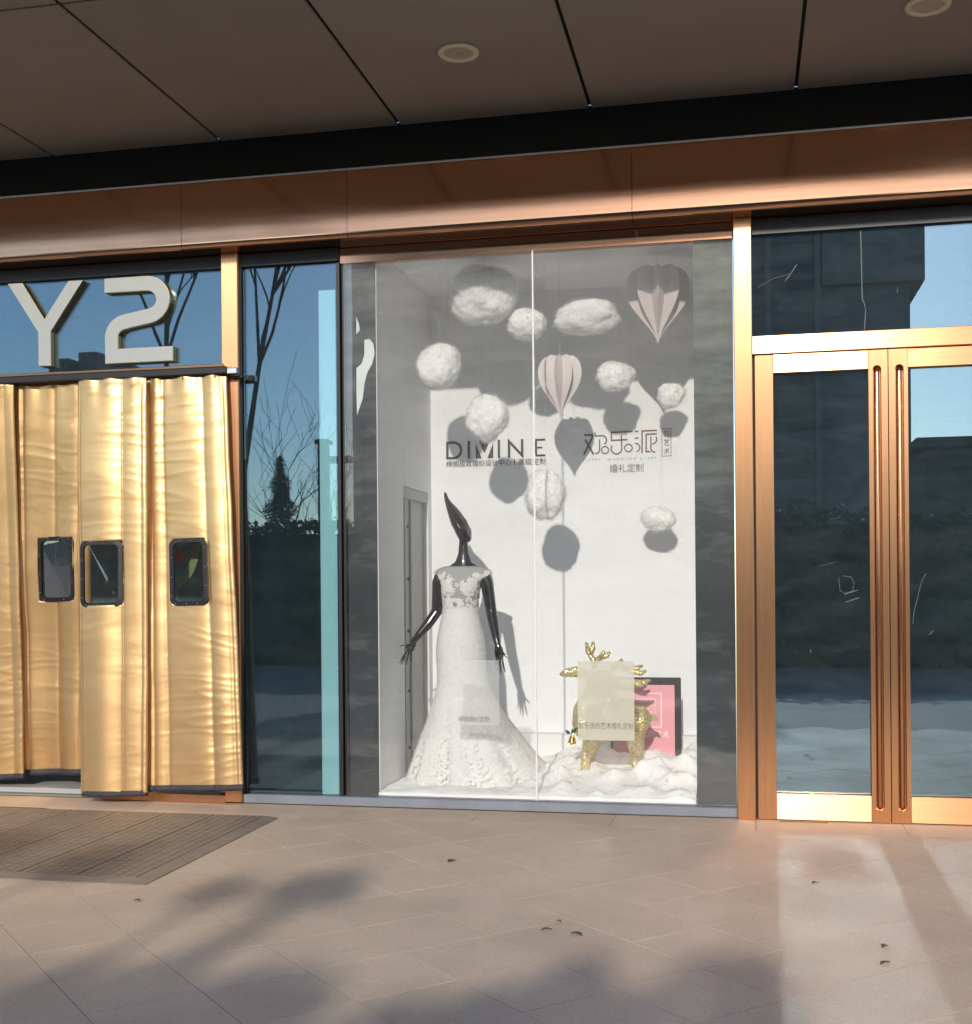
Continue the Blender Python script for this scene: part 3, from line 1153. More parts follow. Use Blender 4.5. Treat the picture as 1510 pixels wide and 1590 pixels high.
# ------------------------------------------------------------------ cotton clouds
def cloud(cx, cyy, cz, w, h, seed, label, ratio=.8):
    rg = random.Random(seed)
    root = empty('cotton_cloud', (cx, cyy, cz - h / 2), label, 'cloud', 'cotton clouds hanging in the window')
    bm = BM()
    bmesh.ops.create_icosphere(bm, subdivisions=5, radius=1)
    lob = [(Vector((rg.uniform(-1, 1), rg.uniform(-1, 1), rg.uniform(-1, 1))).normalized(), rg.uniform(.06, .17), rg.uniform(1.0, 3.0)) for _ in range(7)]
    off = Vector((seed * 3.1, seed * 1.7, seed * .9))
    def shape(n):
        r = .86
        for d, a, s in lob:
            r += a * math.exp(-s * (1 - n.dot(d)) * 2.2)
        wv = Vector((noise.noise(n * 2 + off), noise.noise(n * 2 + off * 2), noise.noise(n * 2 - off)))
        return r + .13 * noise.noise(n * 1.5 + off) + .065 * noise.noise(n * 3.0 + off + wv * .4) + .034 * noise.noise(n * 5.5 + off + wv * .4) + .010 * noise.noise(n * 12 + off)
    for v in bm.verts:
        n = v.co.normalized()
        r = shape(n) * .955
        v.co = Vector((cx + n.x * r * w * .5, cyy + n.y * r * w * .5 * ratio, cz + n.z * r * h * .5))
    body = add('cloud_body', bm, 'cotton', root, smooth=True)
    for sc_ in (1.0, 1.035):
        sh = bmesh.new()
        bmesh.ops.create_icosphere(sh, subdivisions=5, radius=1)
        for v in sh.verts:
            n = v.co.normalized()
            r = shape(n) * sc_ * (1 + .02 * noise.noise(n * 14 + off))
            v.co = Vector((cx + n.x * r * w * .5, cyy + n.y * r * w * .5 * ratio, cz + n.z * r * h * .5))
        add('fuzz', sh, 'fuzz', root, smooth=True)
    # loose fibres
    bm = BM()
    for _ in range(260):
        n = Vector((rg.gauss(0, 1), rg.gauss(0, 1), rg.gauss(0, 1))).normalized()
        rb = shape(n)
        b = Vector((cx + n.x * rb * w * .5, cyy + n.y * rb * w * .5 * ratio, cz + n.z * rb * h * .5))
        t = Vector((rg.gauss(0, 1), rg.gauss(0, 1), rg.gauss(0, 1))).normalized()
        t = (t - n * t.dot(n)).normalized()
        d = (n * rg.uniform(.02, .55) + t).normalized() * rg.uniform(.014, .040)
        s = d.cross(n).normalized() * rg.uniform(.0008, .0020)
        p0, p1, p2 = b - n * .003, b + d * .5 + n * .002, b + d + n * rg.uniform(-.010, .004)
        vs_ = [bm.verts.new(q) for q in (p0 - s, p0 + s, p1 + s, p1 - s, p2)]
        bm.faces.new([vs_[0], vs_[1], vs_[2], vs_[3]])
        bm.faces.new([vs_[3], vs_[2], vs_[4]])
    add('loose_fibre', bm, 'cotton_fibre', root, kind='stuff', fix=False)
    bm = BM()
    tube(bm, [(cx, cyy, cz), (cx, cyy, 3.36)], .0006, 5)
    add('thread', bm, 'thread', root)

cloud(-1.564, .45, 3.128, .45, .40, 3, 'largest cotton cloud, dim in the shade at the top left')
cloud(-1.296, .50, 2.941, .25, .22, 7, 'small round cotton cloud behind the glass joint near the top')
cloud(-.924, .55, 2.988, .46, .27, 11, 'long lumpy cotton cloud left of the upper paper heart', .6)
cloud(-1.870, .49, 2.714, .315, .31, 13, 'round cotton cloud in front of the left wall of the window')
cloud(-1.570, .54, 2.375, .295, .315, 17, 'cotton cloud hanging just above the black lettering')
cloud(-.804, .85, 2.662, .266, .20, 19, 'small flat cotton cloud right of the lower paper heart')
cloud(-.446, 1.01, 2.545, .196, .18, 23, 'small cotton cloud above the boxed seal, at the right')
cloud(-1.208, .59, 1.878, .30, .315, 29, 'cotton cloud hanging lowest at the glass joint, under the lettering')
cloud(-.524, 1.06, 1.747, .215, .165, 31, 'lone small cotton cloud low on the right of the wall')

# ------------------------------------------------------------------ folded paper hearts
def heart(cx, cyy, cz, w, h, rot, label):
    root = empty('paper_heart', (cx, cyy, cz - h / 2), label, 'paper heart', 'folded paper hearts')
    N = 9
    half = []
    for i in range(25):
        t = math.pi * i / 24
        hx = 16 * math.sin(t) ** 3
        hz = 13 * math.cos(t) - 5 * math.cos(2 * t) - 2 * math.cos(3 * t) - math.cos(4 * t)
        half.append((hx / 16, (hz + 2.5) / 14.6))
    for k in range(N):
        # each piece is a heart folded along the axis: two half leaves meeting at the spine
        bm = BM()
        a0 = rot + 2 * math.pi * k / N
        spine = [bm.verts.new((cx, cyy, cz + z * h * .5)) for _, z in half]
        mid = []
        out = []
        for x, z in half:
            bul = 1 + .0 * x
            mid.append(bm.verts.new((cx + math.cos(a0 + .09) * x * w * .28, cyy + math.sin(a0 + .09) * x * w * .28, cz + z * h * .5)))
            out.append(bm.verts.new((cx + math.cos(a0) * x * w * .5, cyy + math.sin(a0) * x * w * .5, cz + z * h * .5)))
        def strip(A, B):
            for i in range(len(A) - 1):
                vs_ = [A[i], B[i], B[i + 1], A[i + 1]]
                try:
                    bm.faces.new(vs_)
                except ValueError:
                    pass
        strip(spine, mid)
        strip(mid, out)
        # the facing half of the next piece, glued edge to edge with a belly
        a1 = a0 + 2 * math.pi / N
        m1, m2 = [], []
        am = (a0 + a1) / 2
        for x, z in half:
            rr = x * w * .5 * .60
            m1.append(bm.verts.new((cx + math.cos(am) * rr, cyy + math.sin(am) * rr, cz + z * h * .5 * .97)))
            m2.append(bm.verts.new((cx + math.cos(a1) * x * w * .498, cyy + math.sin(a1) * x * w * .498, cz + z * h * .5)))
        strip(out, m1)
        strip(m1, m2)
        bmesh.ops.remove_doubles(bm, verts=bm.verts, dist=.0004)
        add('paper_leaf', bm, 'paper_pink', root)
    bm = BM()
    tube(bm, [(cx, cyy, cz + h * .3), (cx, cyy, 3.36)], .0012, 5)
    add('thread', bm, 'thread', root)
heart(-1.113, .60, 2.563, .282, .40, R(70), 'pale pink folded paper heart near the middle, right of the glass joint')
heart(-.497, .55, 3.03, .40, .48, R(35), 'larger pink folded paper heart at the top right, half in shade')

# ------------------------------------------------------------------ mannequin and dress
MX, MY = -1.755, .58
def ell(x0, x1, ry, z, n=20, yc=MY):
    cx, rx = (x0 + x1) / 2, (x1 - x0) / 2
    return [(cx + rx * math.cos(2 * math.pi * k / n), yc + ry * math.sin(2 * math.pi * k / n), z) for k in range(n)]
man = empty('mannequin', (MX, MY, .064), 'black glossy mannequin with a swept up pointed head, wearing a wedding dress', 'mannequin')
bm = BM()
secs = [(-1.88, -1.64, .10, .95), (-1.868, -1.655, .085, 1.10), (-1.868, -1.655, .085, 1.17), (-1.875, -1.645, .105, 1.27), (-1.885, -1.625, .10, 1.35),
        (-1.90, -1.60, .075, 1.395), (-1.885, -1.62, .06, 1.42), (-1.83, -1.657, .05, 1.45), (-1.795, -1.69, .044, 1.475), (-1.777, -1.705, .037, 1.525), (-1.771, -1.713, .034, 1.58), (-1.768, -1.712, .036, 1.615)]
loft(bm, [ell(*s) for s in secs])
# head and swept hair, grooved along the sweep
hs = [(-1.752, -1.699, .034, 1.598), (-1.772, -1.690, .060, 1.618), (-1.786, -1.689, .078, 1.647), (-1.800, -1.692, .086, 1.678), (-1.817, -1.708, .084, 1.708), (-1.827, -1.721, .077, 1.738), (-1.838, -1.746, .064, 1.772),
      (-1.847, -1.766, .052, 1.80), (-1.855, -1.793, .036, 1.83), (-1.861, -1.818, .024, 1.855), (-1.866, -1.838, .016, 1.88), (-1.868, -1.848, .011, 1.905), (-1.866, -1.855, .005, 1.92)]
rings = []
for i, s in enumerate(hs):
    ring = ell(*s, n=40)
    cx = (s[0] + s[1]) / 2
    tw = i * .38
    rr = []
    for k, (x, y, z) in enumerate(ring):
        f = 1 + (.035 * math.cos(9 * 2 * math.pi * k / 40 + tw) if i > 1 else 0)
        rr.append((cx + (x - cx) * f, MY + (y - MY) * f, z))
    rings.append(rr)
loft(bm, rings)
# chin and nose hint on the side turned to the right
tube(bm, [(-1.72, MY - .02, 1.645), (-1.700, MY - .03, 1.618), (-1.696, MY - .03, 1.603)], [.03, .016, .008], 10)
def finger(bm, p0, d, L, bend, r=.0075):
    p0, d = Vector(p0), Vector(d).normalized()
    b = Vector(bend)
    pts = [p0, p0 + d * L * .4, p0 + d * L * .72 + b * .4, p0 + d * L + b]
    tube(bm, pts, [r * 1.05, r, r * .88, r * .55], 8)
def arm(pts, rads, fingers, palm):
    tube(bm, pts, rads, 14)
    tube(bm, palm[0], palm[1], 12)
    for f in fingers:
        finger(bm, *f)
arm([(-1.880, MY, 1.405), (-1.905, MY - .01, 1.34), (-1.911, MY - .015, 1.235), (-1.917, MY - .02, 1.155), (-1.965, MY - .045, 1.08), (-2.022, MY - .07, 1.01), (-2.050, MY - .08, .975)],
    [.045, .043, .038, .036, .033, .026, .020],
    [((-2.060, MY - .085, .966), (-.075, -.02, -.03), .085, (-.003, 0, .003), .0075),
     ((-2.085, MY - .098, .925), (-.045, -.02, -.075), .105, (-.004, .01, -.006), .007),
     ((-2.092, MY - .082, .918), (-.038, 0, -.075), .108, (-.002, .015, -.008), .007),
     ((-2.085, MY - .068, .912), (-.026, .01, -.075), .098, (.002, .016, -.006), .007),
     ((-2.075, MY - .056, .912), (-.012, .015, -.07), .080, (.004, .016, -.004), .0062)],
    ([(-2.045, MY - .08, .982), (-2.068, MY - .08, .948), (-2.088, MY - .078, .912)], [(.016, .018), (.017, .030), (.013, .030)]))
arm([(-1.622, MY, 1.405), (-1.592, MY - .005, 1.34), (-1.574, MY - .01, 1.235), (-1.562, MY - .015, 1.155), (-1.540, MY - .045, 1.07), (-1.517, MY - .08, .985), (-1.505, MY - .095, .945)],
    [.045, .043, .038, .036, .033, .026, .020],
    [((-1.492, MY - .115, .925), (.050, -.02, -.05), .080, (.003, 0, -.004), .0075),
     ((-1.474, MY - .120, .872), (.016, -.015, -.085), .098, (.004, .010, -.004), .007),
     ((-1.488, MY - .108, .866), (.002, -.004, -.09), .105, (.002, .014, -.004), .007),
     ((-1.500, MY - .098, .868), (-.006, 0, -.085), .096, (0, .014, -.004), .007),
     ((-1.512, MY - .092, .874), (-.014, .006, -.075), .075, (-.002, .014, -.002), .0062)],
    ([(-1.506, MY - .095, .952), (-1.498, MY - .103, .912), (-1.492, MY - .108, .866)], [(.018, .016), (.031, .016), (.029, .012)]))
body = add('body', bm, 'mannequin', man, smooth=True)
rm = body.modifiers.new('fuse', 'REMESH')
rm.mode = 'VOXEL'
rm.voxel_size = .0042
rm.use_smooth_shade = True
sm = body.modifiers.new('soften', 'SMOOTH')
sm.factor = .5
sm.iterations = 3
bm = BM()
tube(bm, [(MX, MY, .066), (MX, MY, 1.0)], .012, 10)
tube(bm, [(MX, MY, .065), (MX, MY, .075)], .15, 24)
add('stand', bm, 'aluminium', man, smooth=False)

dress = empty('wedding_dress', (MX, MY, .066), 'ivory lace mermaid wedding dress on the black mannequin', 'wedding dress')
# bodice with boat neck and cap sleeves
bm = BM()
bs = [(-1.877, -1.652, .094, 1.165), (-1.880, -1.648, .108, 1.22), (-1.884, -1.640, .122, 1.28), (-1.888, -1.632, .122, 1.32), (-1.898, -1.610, .105, 1.36),
      (-1.93, -1.565, .082, 1.393), (-1.938, -1.556, .072, 1.412), (-1.90, -1.60, .062, 1.434), (-1.862, -1.640, .053, 1.444)]
loft(bm, [ell(*s, n=40) for s in bs], cap=False)
for sgn, xa in ((-1, -1.925), (1, -1.570)):
    pass
bod = add('bodice', bm, 'bodice', dress, smooth=True)
so = bod.modifiers.new('thick', 'SOLIDIFY')
so.thickness = .003
# skirt
bm = BM()
sk = [(-1.877, -1.652, .096, 1.178), (-1.884, -1.645, .108, 1.12), (-1.905, -1.622, .128, 1.03), (-1.922, -1.606, .150, .95), (-1.922, -1.605, .155, .86), (-1.916, -1.602, .150, .77),
      (-1.918, -1.592, .150, .70), (-1.935, -1.560, .165, .62), (-1.965, -1.505, .200, .53), (-2.00, -1.43, .245, .43), (-2.045, -1.35, .300, .32), (-2.085, -1.26, .350, .21), (-2.115, -1.18, .395, .12), (-2.128, -1.13, .42, .068)]
rings = []
n = 120
for i, (x0, x1, ry, z) in enumerate(sk):
    cx, rx = (x0 + x1) / 2, (x1 - x0) / 2
    fl = max(0, (.62 - z) / .55)
    ring = []
    for k in range(n):
        a = 2 * math.pi * k / n
        f = 1 + fl * (.055 * math.sin(11 * a + 1) + .035 * math.sin(19 * a + 2.2 + z * 2) + .02 * math.sin(31 * a))
        yy = MY + ry * math.sin(a) * f + (.05 * fl if math.sin(a) > 0 else .02 * fl)
        xx = cx + rx * math.cos(a) * (1 + .3 * fl * (f - 1))
        ring.append((max(xx, -2.14), max(.10, yy), z))
    rings.append(ring)
loft(bm, rings, cap=False)
skirt = add('skirt', bm, 'tulle', dress, smooth=True)
ss = skirt.modifiers.new('smooth', 'SUBSURF')
ss.levels = 1
ss.render_levels = 1
# lace: small petals sewn on bodice, hips and hem
rg = random.Random(8)
bm = BM()
def surf(secs_, a, z):
    for s, t in zip(secs_, secs_[1:]):
        za, zb_ = s[3], t[3]
        if min(za, zb_) <= z <= max(za, zb_):
            f = (z - za) / (zb_ - za)
            x0, x1, ry = [s[i] + (t[i] - s[i]) * f for i in range(3)]
            cx, rx = (x0 + x1) / 2, (x1 - x0) / 2
            p = Vector((cx + rx * math.cos(a), MY + ry * math.sin(a), z))
            nn = Vector((math.cos(a) / rx, math.sin(a) / ry, .15)).normalized()
            return p, nn
    return None
def petal(p, nn, size, up):
    s = nn.cross(Vector((0, 0, 1))).normalized()
    u = s.cross(nn).normalized()
    d = (u * math.sin(up) + s * math.cos(up))
    e = nn.cross(d)
    q = [p + nn * .0025, p + d * size * .5 + e * size * .3 + nn * .0035, p + d * size + nn * .002, p + d * size * .5 - e * size * .3 + nn * .0035]
    bm.faces.new([bm.verts.new(v) for v in q])
def flower(secs_, a, z, size, np_=5):
    r = surf(secs_, a, z)
    if r:
        p, nn = r
        o = rg.uniform(0, 6)
        for k in range(np_):
            petal(p, nn, size, o + k * 2 * math.pi / np_)
for sgn in (-1, 1):
    for _ in range(110):
        a = R(270 + sgn * rg.gauss(38, 13))
        z = rg.gauss(1.315, .026)
        flower(bs, a, z, rg.uniform(.012, .022), 4)
    for _ in range(26):
        flower(bs, R(270 + sgn * rg.uniform(30, 88)), rg.gauss(1.385, .012), rg.uniform(.012, .022))
    for _ in range(60):
        flower(bs, R(270 + sgn * rg.uniform(25, 100)), rg.uniform(1.17, 1.30), rg.uniform(.010, .020))
for _ in range(40):
    flower(bs, R(270 + rg.uniform(-30, 30)), rg.uniform(1.17, 1.235), rg.uniform(.012, .022))
for _ in range(1300):
    flower(sk, R(rg.uniform(180, 360)), .50 + .68 * rg.random() ** .75, rg.uniform(.006, .012), 4)
for _ in range(760):
    flower(sk, R(rg.uniform(185, 360)), .08 + .42 * rg.random() ** 1.8, rg.uniform(.008, .019), 5)
add('lace', bm, 'lace', dress, kind='stuff', fix=False)
# cotton snow: one heap under the dress hem and the reindeer
bm = BM()
nx, ny = 210, 130
rg = random.Random(31)
bumps = [(rg.uniform(-2.1, -.3), rg.uniform(.05, 1.2), rg.uniform(.03, .085), rg.uniform(.008, .034)) for _ in range(230)]
X0, X1, Y0, Y1 = -2.146, -.268, .012, BW - .11
vv = []
for j in range(ny):
    row = []
    for i in range(nx):
        x = X0 + (X1 - X0) * i / (nx - 1)
        y = Y0 + (Y1 - Y0) * j / (ny - 1)
        p = Vector((x * 5, y * 5, 3))
        right = 1 / (1 + math.exp(-(x + 1.28) * 9))
        base = .012 + .020 * (1 - right) + right * (.028 + .15 * min(1, max(0, (y - .03) / .55)))
        hgt = base * (.75 + .25 * noise.noise(p)) + .0035 * noise.noise(p * 5) + .002 * noise.noise(p * 11)
        for bx, by, bs_, ba in bumps:
            dd = ((x - bx) ** 2 + (y - by) ** 2) / (bs_ * bs_)
            if dd < 6:
                hgt += ba * math.exp(-dd) * (.3 + .7 * right)
        if y < .04:
            hgt *= .75
        row.append(bm.verts.new((x, y, .066 + max(.002, hgt))))
    vv.append(row)
for j in range(ny - 1):
    for i in range(nx - 1):
        bm.faces.new([vv[j][i], vv[j][i + 1], vv[j + 1][i + 1], vv[j + 1][i]])
for _ in range(1500):
    q_ = vv[rg.randrange(ny)][rg.randrange(nx // 3, nx)].co
    d_ = Vector((rg.gauss(0, 1), rg.gauss(0, .6), abs(rg.gauss(0, .7)))).normalized() * rg.uniform(.008, .030)
    s_ = d_.cross(Vector((.3, 1, .2))).normalized() * rg.uniform(.0008, .002)
    e_ = q_ + d_
    e_.y = max(.012, e_.y)
    bm.faces.new([bm.verts.new(a_) for a_ in (q_ - s_, q_ + s_, e_)])
# front lip down to the sill
low = [bm.verts.new((v.co.x, v.co.y, .0655)) for v in vv[0]]
for i in range(nx - 1):
    bm.faces.new([low[i], low[i + 1], vv[0][i + 1], vv[0][i]])
add('cotton_snow', bm, 'snow', label='white cotton wool spread as snow over the display floor', cat='cotton snow', kind='stuff', smooth=True, fix=False)

# ------------------------------------------------------------------ gold reindeer
deer = empty('reindeer_figure', (-.79, .5, .2), 'gold glitter reindeer figure standing in the cotton snow', 'figurine')
DY = .50
bm = BM()
def V3(x, z, y=0):
    return (x, DY + y, z)
tube(bm, [V3(-.99, .44), V3(-.93, .43), V3(-.84, .43), V3(-.74, .45), V3(-.66, .48), V3(-.59, .49), V3(-.555, .48)], [(.06, .05), (.10, .085), (.105, .085), (.10, .085), (.105, .095), (.08, .08), (.03, .03)], 18)
tube(bm, [V3(-.945, .40, -.02), V3(-.945, .46, -.03), V3(-.94, .54, -.03), V3(-.90, .62, -.04), V3(-.86, .68, -.05)], [.075, .095, .092, .080, .075], 16)
# head turned to the street: skull, muzzle
tube(bm, [V3(-.86, .64, -.02), V3(-.85, .70, -.06), V3(-.845, .745, -.08), V3(-.845, .79, -.07)], [(.06, .06), (.095, .09), (.095, .085), (.05, .05)], 16)
tube(bm, [V3(-.845, .70, -.10), V3(-.845, .685, -.16), V3(-.845, .675, -.21)], [(.07, .055), (.055, .045), (.032, .028)], 14)
# legs
for (x, z0, dx, y) in ((-.905, .42, -.045, -.09), (-.90, .42, -.035, .05), (-.655, .43, .012, -.06), (-.65, .43, .012, .06)):
    tube(bm, [V3(x, z0, y), V3(x + dx * .4, z0 - .09, y), V3(x + dx, z0 - .17, y), V3(x + dx * 1.1, .12, y)], [.062, .046, .03, .026], 12)
# tail
tube(bm, [V3(-.57, .50), V3(-.535, .50), V3(-.508, .475)], [.022, .018, .004], 8)
add('body', bm, 'glitter', deer, smooth=True)
b_ = deer.children[0]
rm = b_.modifiers.new('fuse', 'REMESH')
rm.mode = 'VOXEL'
rm.voxel_size = .006
sm = b_.modifiers.new('soften', 'SMOOTH')
sm.factor = .5
sm.iterations = 4
for pts, rr in (([V3(-.93, .765, -.06), V3(-1.0, .785, -.065), V3(-1.07, .778, -.07), V3(-1.105, .766, -.07)], [.022, .034, .026, .008]),
                ([V3(-.77, .735, -.06), V3(-.69, .715, -.06), V3(-.61, .715, -.06), V3(-.55, .735, -.06)], [.022, .030, .024, .008])):
    bm = BM()
    tube(bm, pts, [(r * .55, r) for r in rr], 12)
    add('ear', bm, 'glitter', deer, smooth=True)
for ch in ([[(-.89, .80), (-.905, .86), (-.935, .91), (-.946, .965)], [(-.925, .885), (-.905, .93), (-.903, .968)], [(-.895, .84), (-.855, .875), (-.835, .912)], [(-.855, .872), (-.815, .885), (-.800, .905)]],
           [[(-.80, .80), (-.765, .82), (-.735, .84), (-.726, .862)], [(-.765, .82), (-.69, .80), (-.64, .805), (-.60, .822)], [(-.69, .80), (-.655, .785), (-.61, .775), (-.58, .792)]]):
    bm = BM()
    for br in ch:
        tube(bm, [V3(x, z, -.03) for x, z in br], [.019] + [.0175] * (len(br) - 2) + [.008], 10)
    add('antler', bm, 'glitter', deer, smooth=True)
bm = BM()
tube(bm, [V3(-.99, .44, -.10), V3(-1.015, .415, -.115), V3(-1.026, .40, -.11), V3(-1.026, .385, -.11), V3(-1.028, .362, -.11), V3(-1.030, .352, -.11)], [.004, .004, .008, .018, .022, .028], 14)
bmesh.ops.create_icosphere(bm, subdivisions=2, radius=.009, matrix=Matrix.Translation((-1.03, DY - .11, .348)))
add('bell', bm, 'gold_bell', deer, smooth=True)
for px, pz, ang in ((-1.035, .405, 140), (-1.018, .412, 60), (-1.0, .398, 10), (-1.02, .40, 95)):
    bm = BM()
    c, s = math.cos(R(ang)), math.sin(R(ang))
    q = [(px, DY - .115, pz), (px + c * .02 - s * .012, DY - .125, pz + s * .02 + c * .012), (px + c * .045, DY - .115, pz + s * .045), (px + c * .02 + s * .012, DY - .125, pz + s * .02 - c * .012)]
    bm.faces.new([bm.verts.new(v) for v in q])
    add('holly_leaf', bm, 'holly', deer)

# ------------------------------------------------------------------ pink print leaning at the wall
pic = empty('pink_picture', (-.62, .87, .10), 'pink printed card on a black board behind the reindeer', 'picture')
bxp('black_board', 'frame_black', pic, -.842, -.392, .865, .905, .12, .719, bev=.002)
bxp('pink_card', 'pink', pic, -.825, -.430, .845, .864, .11, .674, bev=.001)
bm = BM()
yy = .8435
stroke(bm, [(-.735, .62), (-.515, .62), (-.515, .405), (-.735, .405), (-.735, .62), (-.725, .62)], .0055, yy, yy + .001)
add('printed_square', bm, None, pic, mats=['white_ink', 'white_ink'])
for i, t in enumerate(('用一场浪漫的婚礼', '告诉你我有多爱你', '愿你被世界温柔以待', '一生只此一人', '欢乐派')):
    wd = [.17, .18, .185, .12, .07][i]
    add('printed_line', text_bm(t, -.545 - wd, -.545, .578 - i * .021, .593 - i * .021, yy), 'white_ink', pic, fix=False)
add('printed_line', text_bm('欢乐派的艺术', -.745, -.465, .335, .382, yy), 'white_ink', pic, fix=False)

# ------------------------------------------------------------------ stickers inside the glass
def sticker(x0, x1, z0, z1, caption, ca, cb, cz0, cz1, label, alpha, ink, tint):
    root = empty('window_sticker', ((x0 + x1) / 2, .008, z0), label, 'sticker', 'printed stickers on the display glass')
    m = bpy.data.materials.new('frosted_sticker')
    m.use_nodes = True
    N, L = m.node_tree.nodes, m.node_tree.links
    b = N['Principled BSDF']
    b.inputs['Base Color'].default_value = (*tint, 1)
    b.inputs['Roughness'].default_value = .6
    t = N.new('ShaderNodeBsdfTransparent')
    mx = N.new('ShaderNodeMixShader')
    mx.inputs[0].default_value = alpha
    L.new(t.outputs[0], mx.inputs[1])
    L.new(b.outputs[0], mx.inputs[2])
    L.new(mx.outputs[0], N['Material Output'].inputs[0])
    bm = BM()
    box(bm, x0, x1, .0085, .0095, z0, z1)
    add('film', bm, m, root)
    add('caption', text_bm(caption, ca, cb, cz0, cz1, .0078), ink, root, fix=False)
sticker(-1.707, -1.403, .499, .880, '缔婉婚纱定制', -1.650, -1.462, .513, .549, 'faint frosted sticker on the glass in front of the white dress', .22, 'grey_ink', (.82, .82, .80))
sticker(-.940, -.613, .420, .877, '欢乐派的艺术婚礼定制', -.936, -.620, .484, .523, 'cream frosted sticker on the glass in front of the reindeer', .60, 'brown_ink', (.80, .77, .66))

# ------------------------------------------------------------------ soffit downlights
for x, lab in ((-1.407, 'round recessed downlight in the canopy above the display window'), (.885, 'round recessed downlight in the canopy at the top right corner')):
    root = empty('downlight', (x, -.90, 4.05), lab, 'downlight', 'canopy downlights')
    bm = BM()
    prof_ = [(.074, 4.0655), (.104, 4.0655), (.108, 4.058), (.103, 4.050), (.088, 4.048), (.076, 4.052)]
    loft_r = []
    nseg = 40
    rr = [[bm.verts.new((x + r * math.cos(2 * math.pi * k / nseg), -.90 + r * math.sin(2 * math.pi * k / nseg), z)) for r, z in prof_] for k in range(nseg)]
    for k in range(nseg):
        a, b = rr[k], rr[(k + 1) % nseg]
        for i in range(len(prof_)):
            j = (i + 1) % len(prof_)
            bm.faces.new([a[i], a[j], b[j], b[i]])
    add('ring', bm, 'white_metal', root, smooth=True)
    bm = BM()
    bmesh.ops.create_circle(bm, cap_ends=True, segments=32, radius=.0755, matrix=Matrix.Translation((x, -.90, 4.062)))
    add('diffuser', bm, 'lamp_cover', root, fix=False)

# ------------------------------------------------------------------ sign letters
LW = .086
def sign_letter(name, outline, label):
    xs_ = [p[0] for p in outline]
    root = empty(name, (sum(xs_) / len(xs_), -.03, 2.72), label, 'sign letter', 'channel letters on the glass over the entrance')
    bm = BM()
    prism(bm, outline, -.050, -.047)
    bm.normal_update()
    bmesh.ops.triangulate(bm, faces=[f for f in bm.faces if len(f.verts) > 4])
    add('face', bm, 'letter_face', root)
    cx_, cz_ = sum(xs_) / len(xs_), sum(p[1] for p in outline) / len(outline)
    bm = BM()
    a_ = [bm.verts.new((x, -.0465, z)) for x, z in outline]
    b_ = [bm.verts.new((x, -.010, z)) for x, z in outline]
    for i_ in range(len(outline)):
        j_ = (i_ + 1) % len(outline)
        bm.faces.new([a_[i_], a_[j_], b_[j_], b_[i_]])
    o_ = add('side', bm, 'letter_side', root)
    sd_ = o_.modifiers.new('thick', 'SOLIDIFY')
    sd_.thickness = .005
    sd_.offset = 0
ypoly = [(-4.556, 3.262), (-4.456, 3.260), (-4.302, 3.022), (-4.133, 3.254), (-4.034, 3.254), (-4.260, 2.945), (-4.259, 2.730), (-4.344, 2.732), (-4.344, 2.945)]
sign_letter('sign_letter_y', ypoly, 'silver letter Y with gold sides on the glass above the curtain')
two = [(-3.884, 3.210), (-3.615, 3.210)] + arc(-3.600, 3.108, .110, 82, -78, 14, .102) + [(-3.72, 2.985)] + arc(-3.735, 2.885, .105, 96, 176, 8, .095) + [(-3.840, 2.768), (-3.428, 2.768)]
Lh_, Rh_ = stroke_poly(two, LW)
sign_letter('sign_letter_two', [(p.x, p.y) for p in Lh_] + [(p.x, p.y) for p in reversed(Rh_)], 'silver numeral 2 with gold sides on the glass above the curtain')

# ------------------------------------------------------------------ curtain rail and quilted curtain strips
rail = empty('curtain_rail', (-4.2, -.22, 2.58), 'dark curtain rail across the entrance with a silver end', 'curtain rail')
bxp('bar', 'black_metal', rail, -6.0, -3.025, -.165, -.105, 2.608, 2.650, bev=.004)
bxp('trim', 'copper_h', rail, -6.0, -3.04, -.155, -.10, 2.6505, 2.668, bev=.003)
bxp('end_cap', 'aluminium', rail, -3.024, -2.958, -.162, -.112, 2.604, 2.640, bev=.004)
bxp('bracket', 'black_metal', rail, -3.024, -2.945, -.110, -.072, 2.584, 2.602, bev=.003)

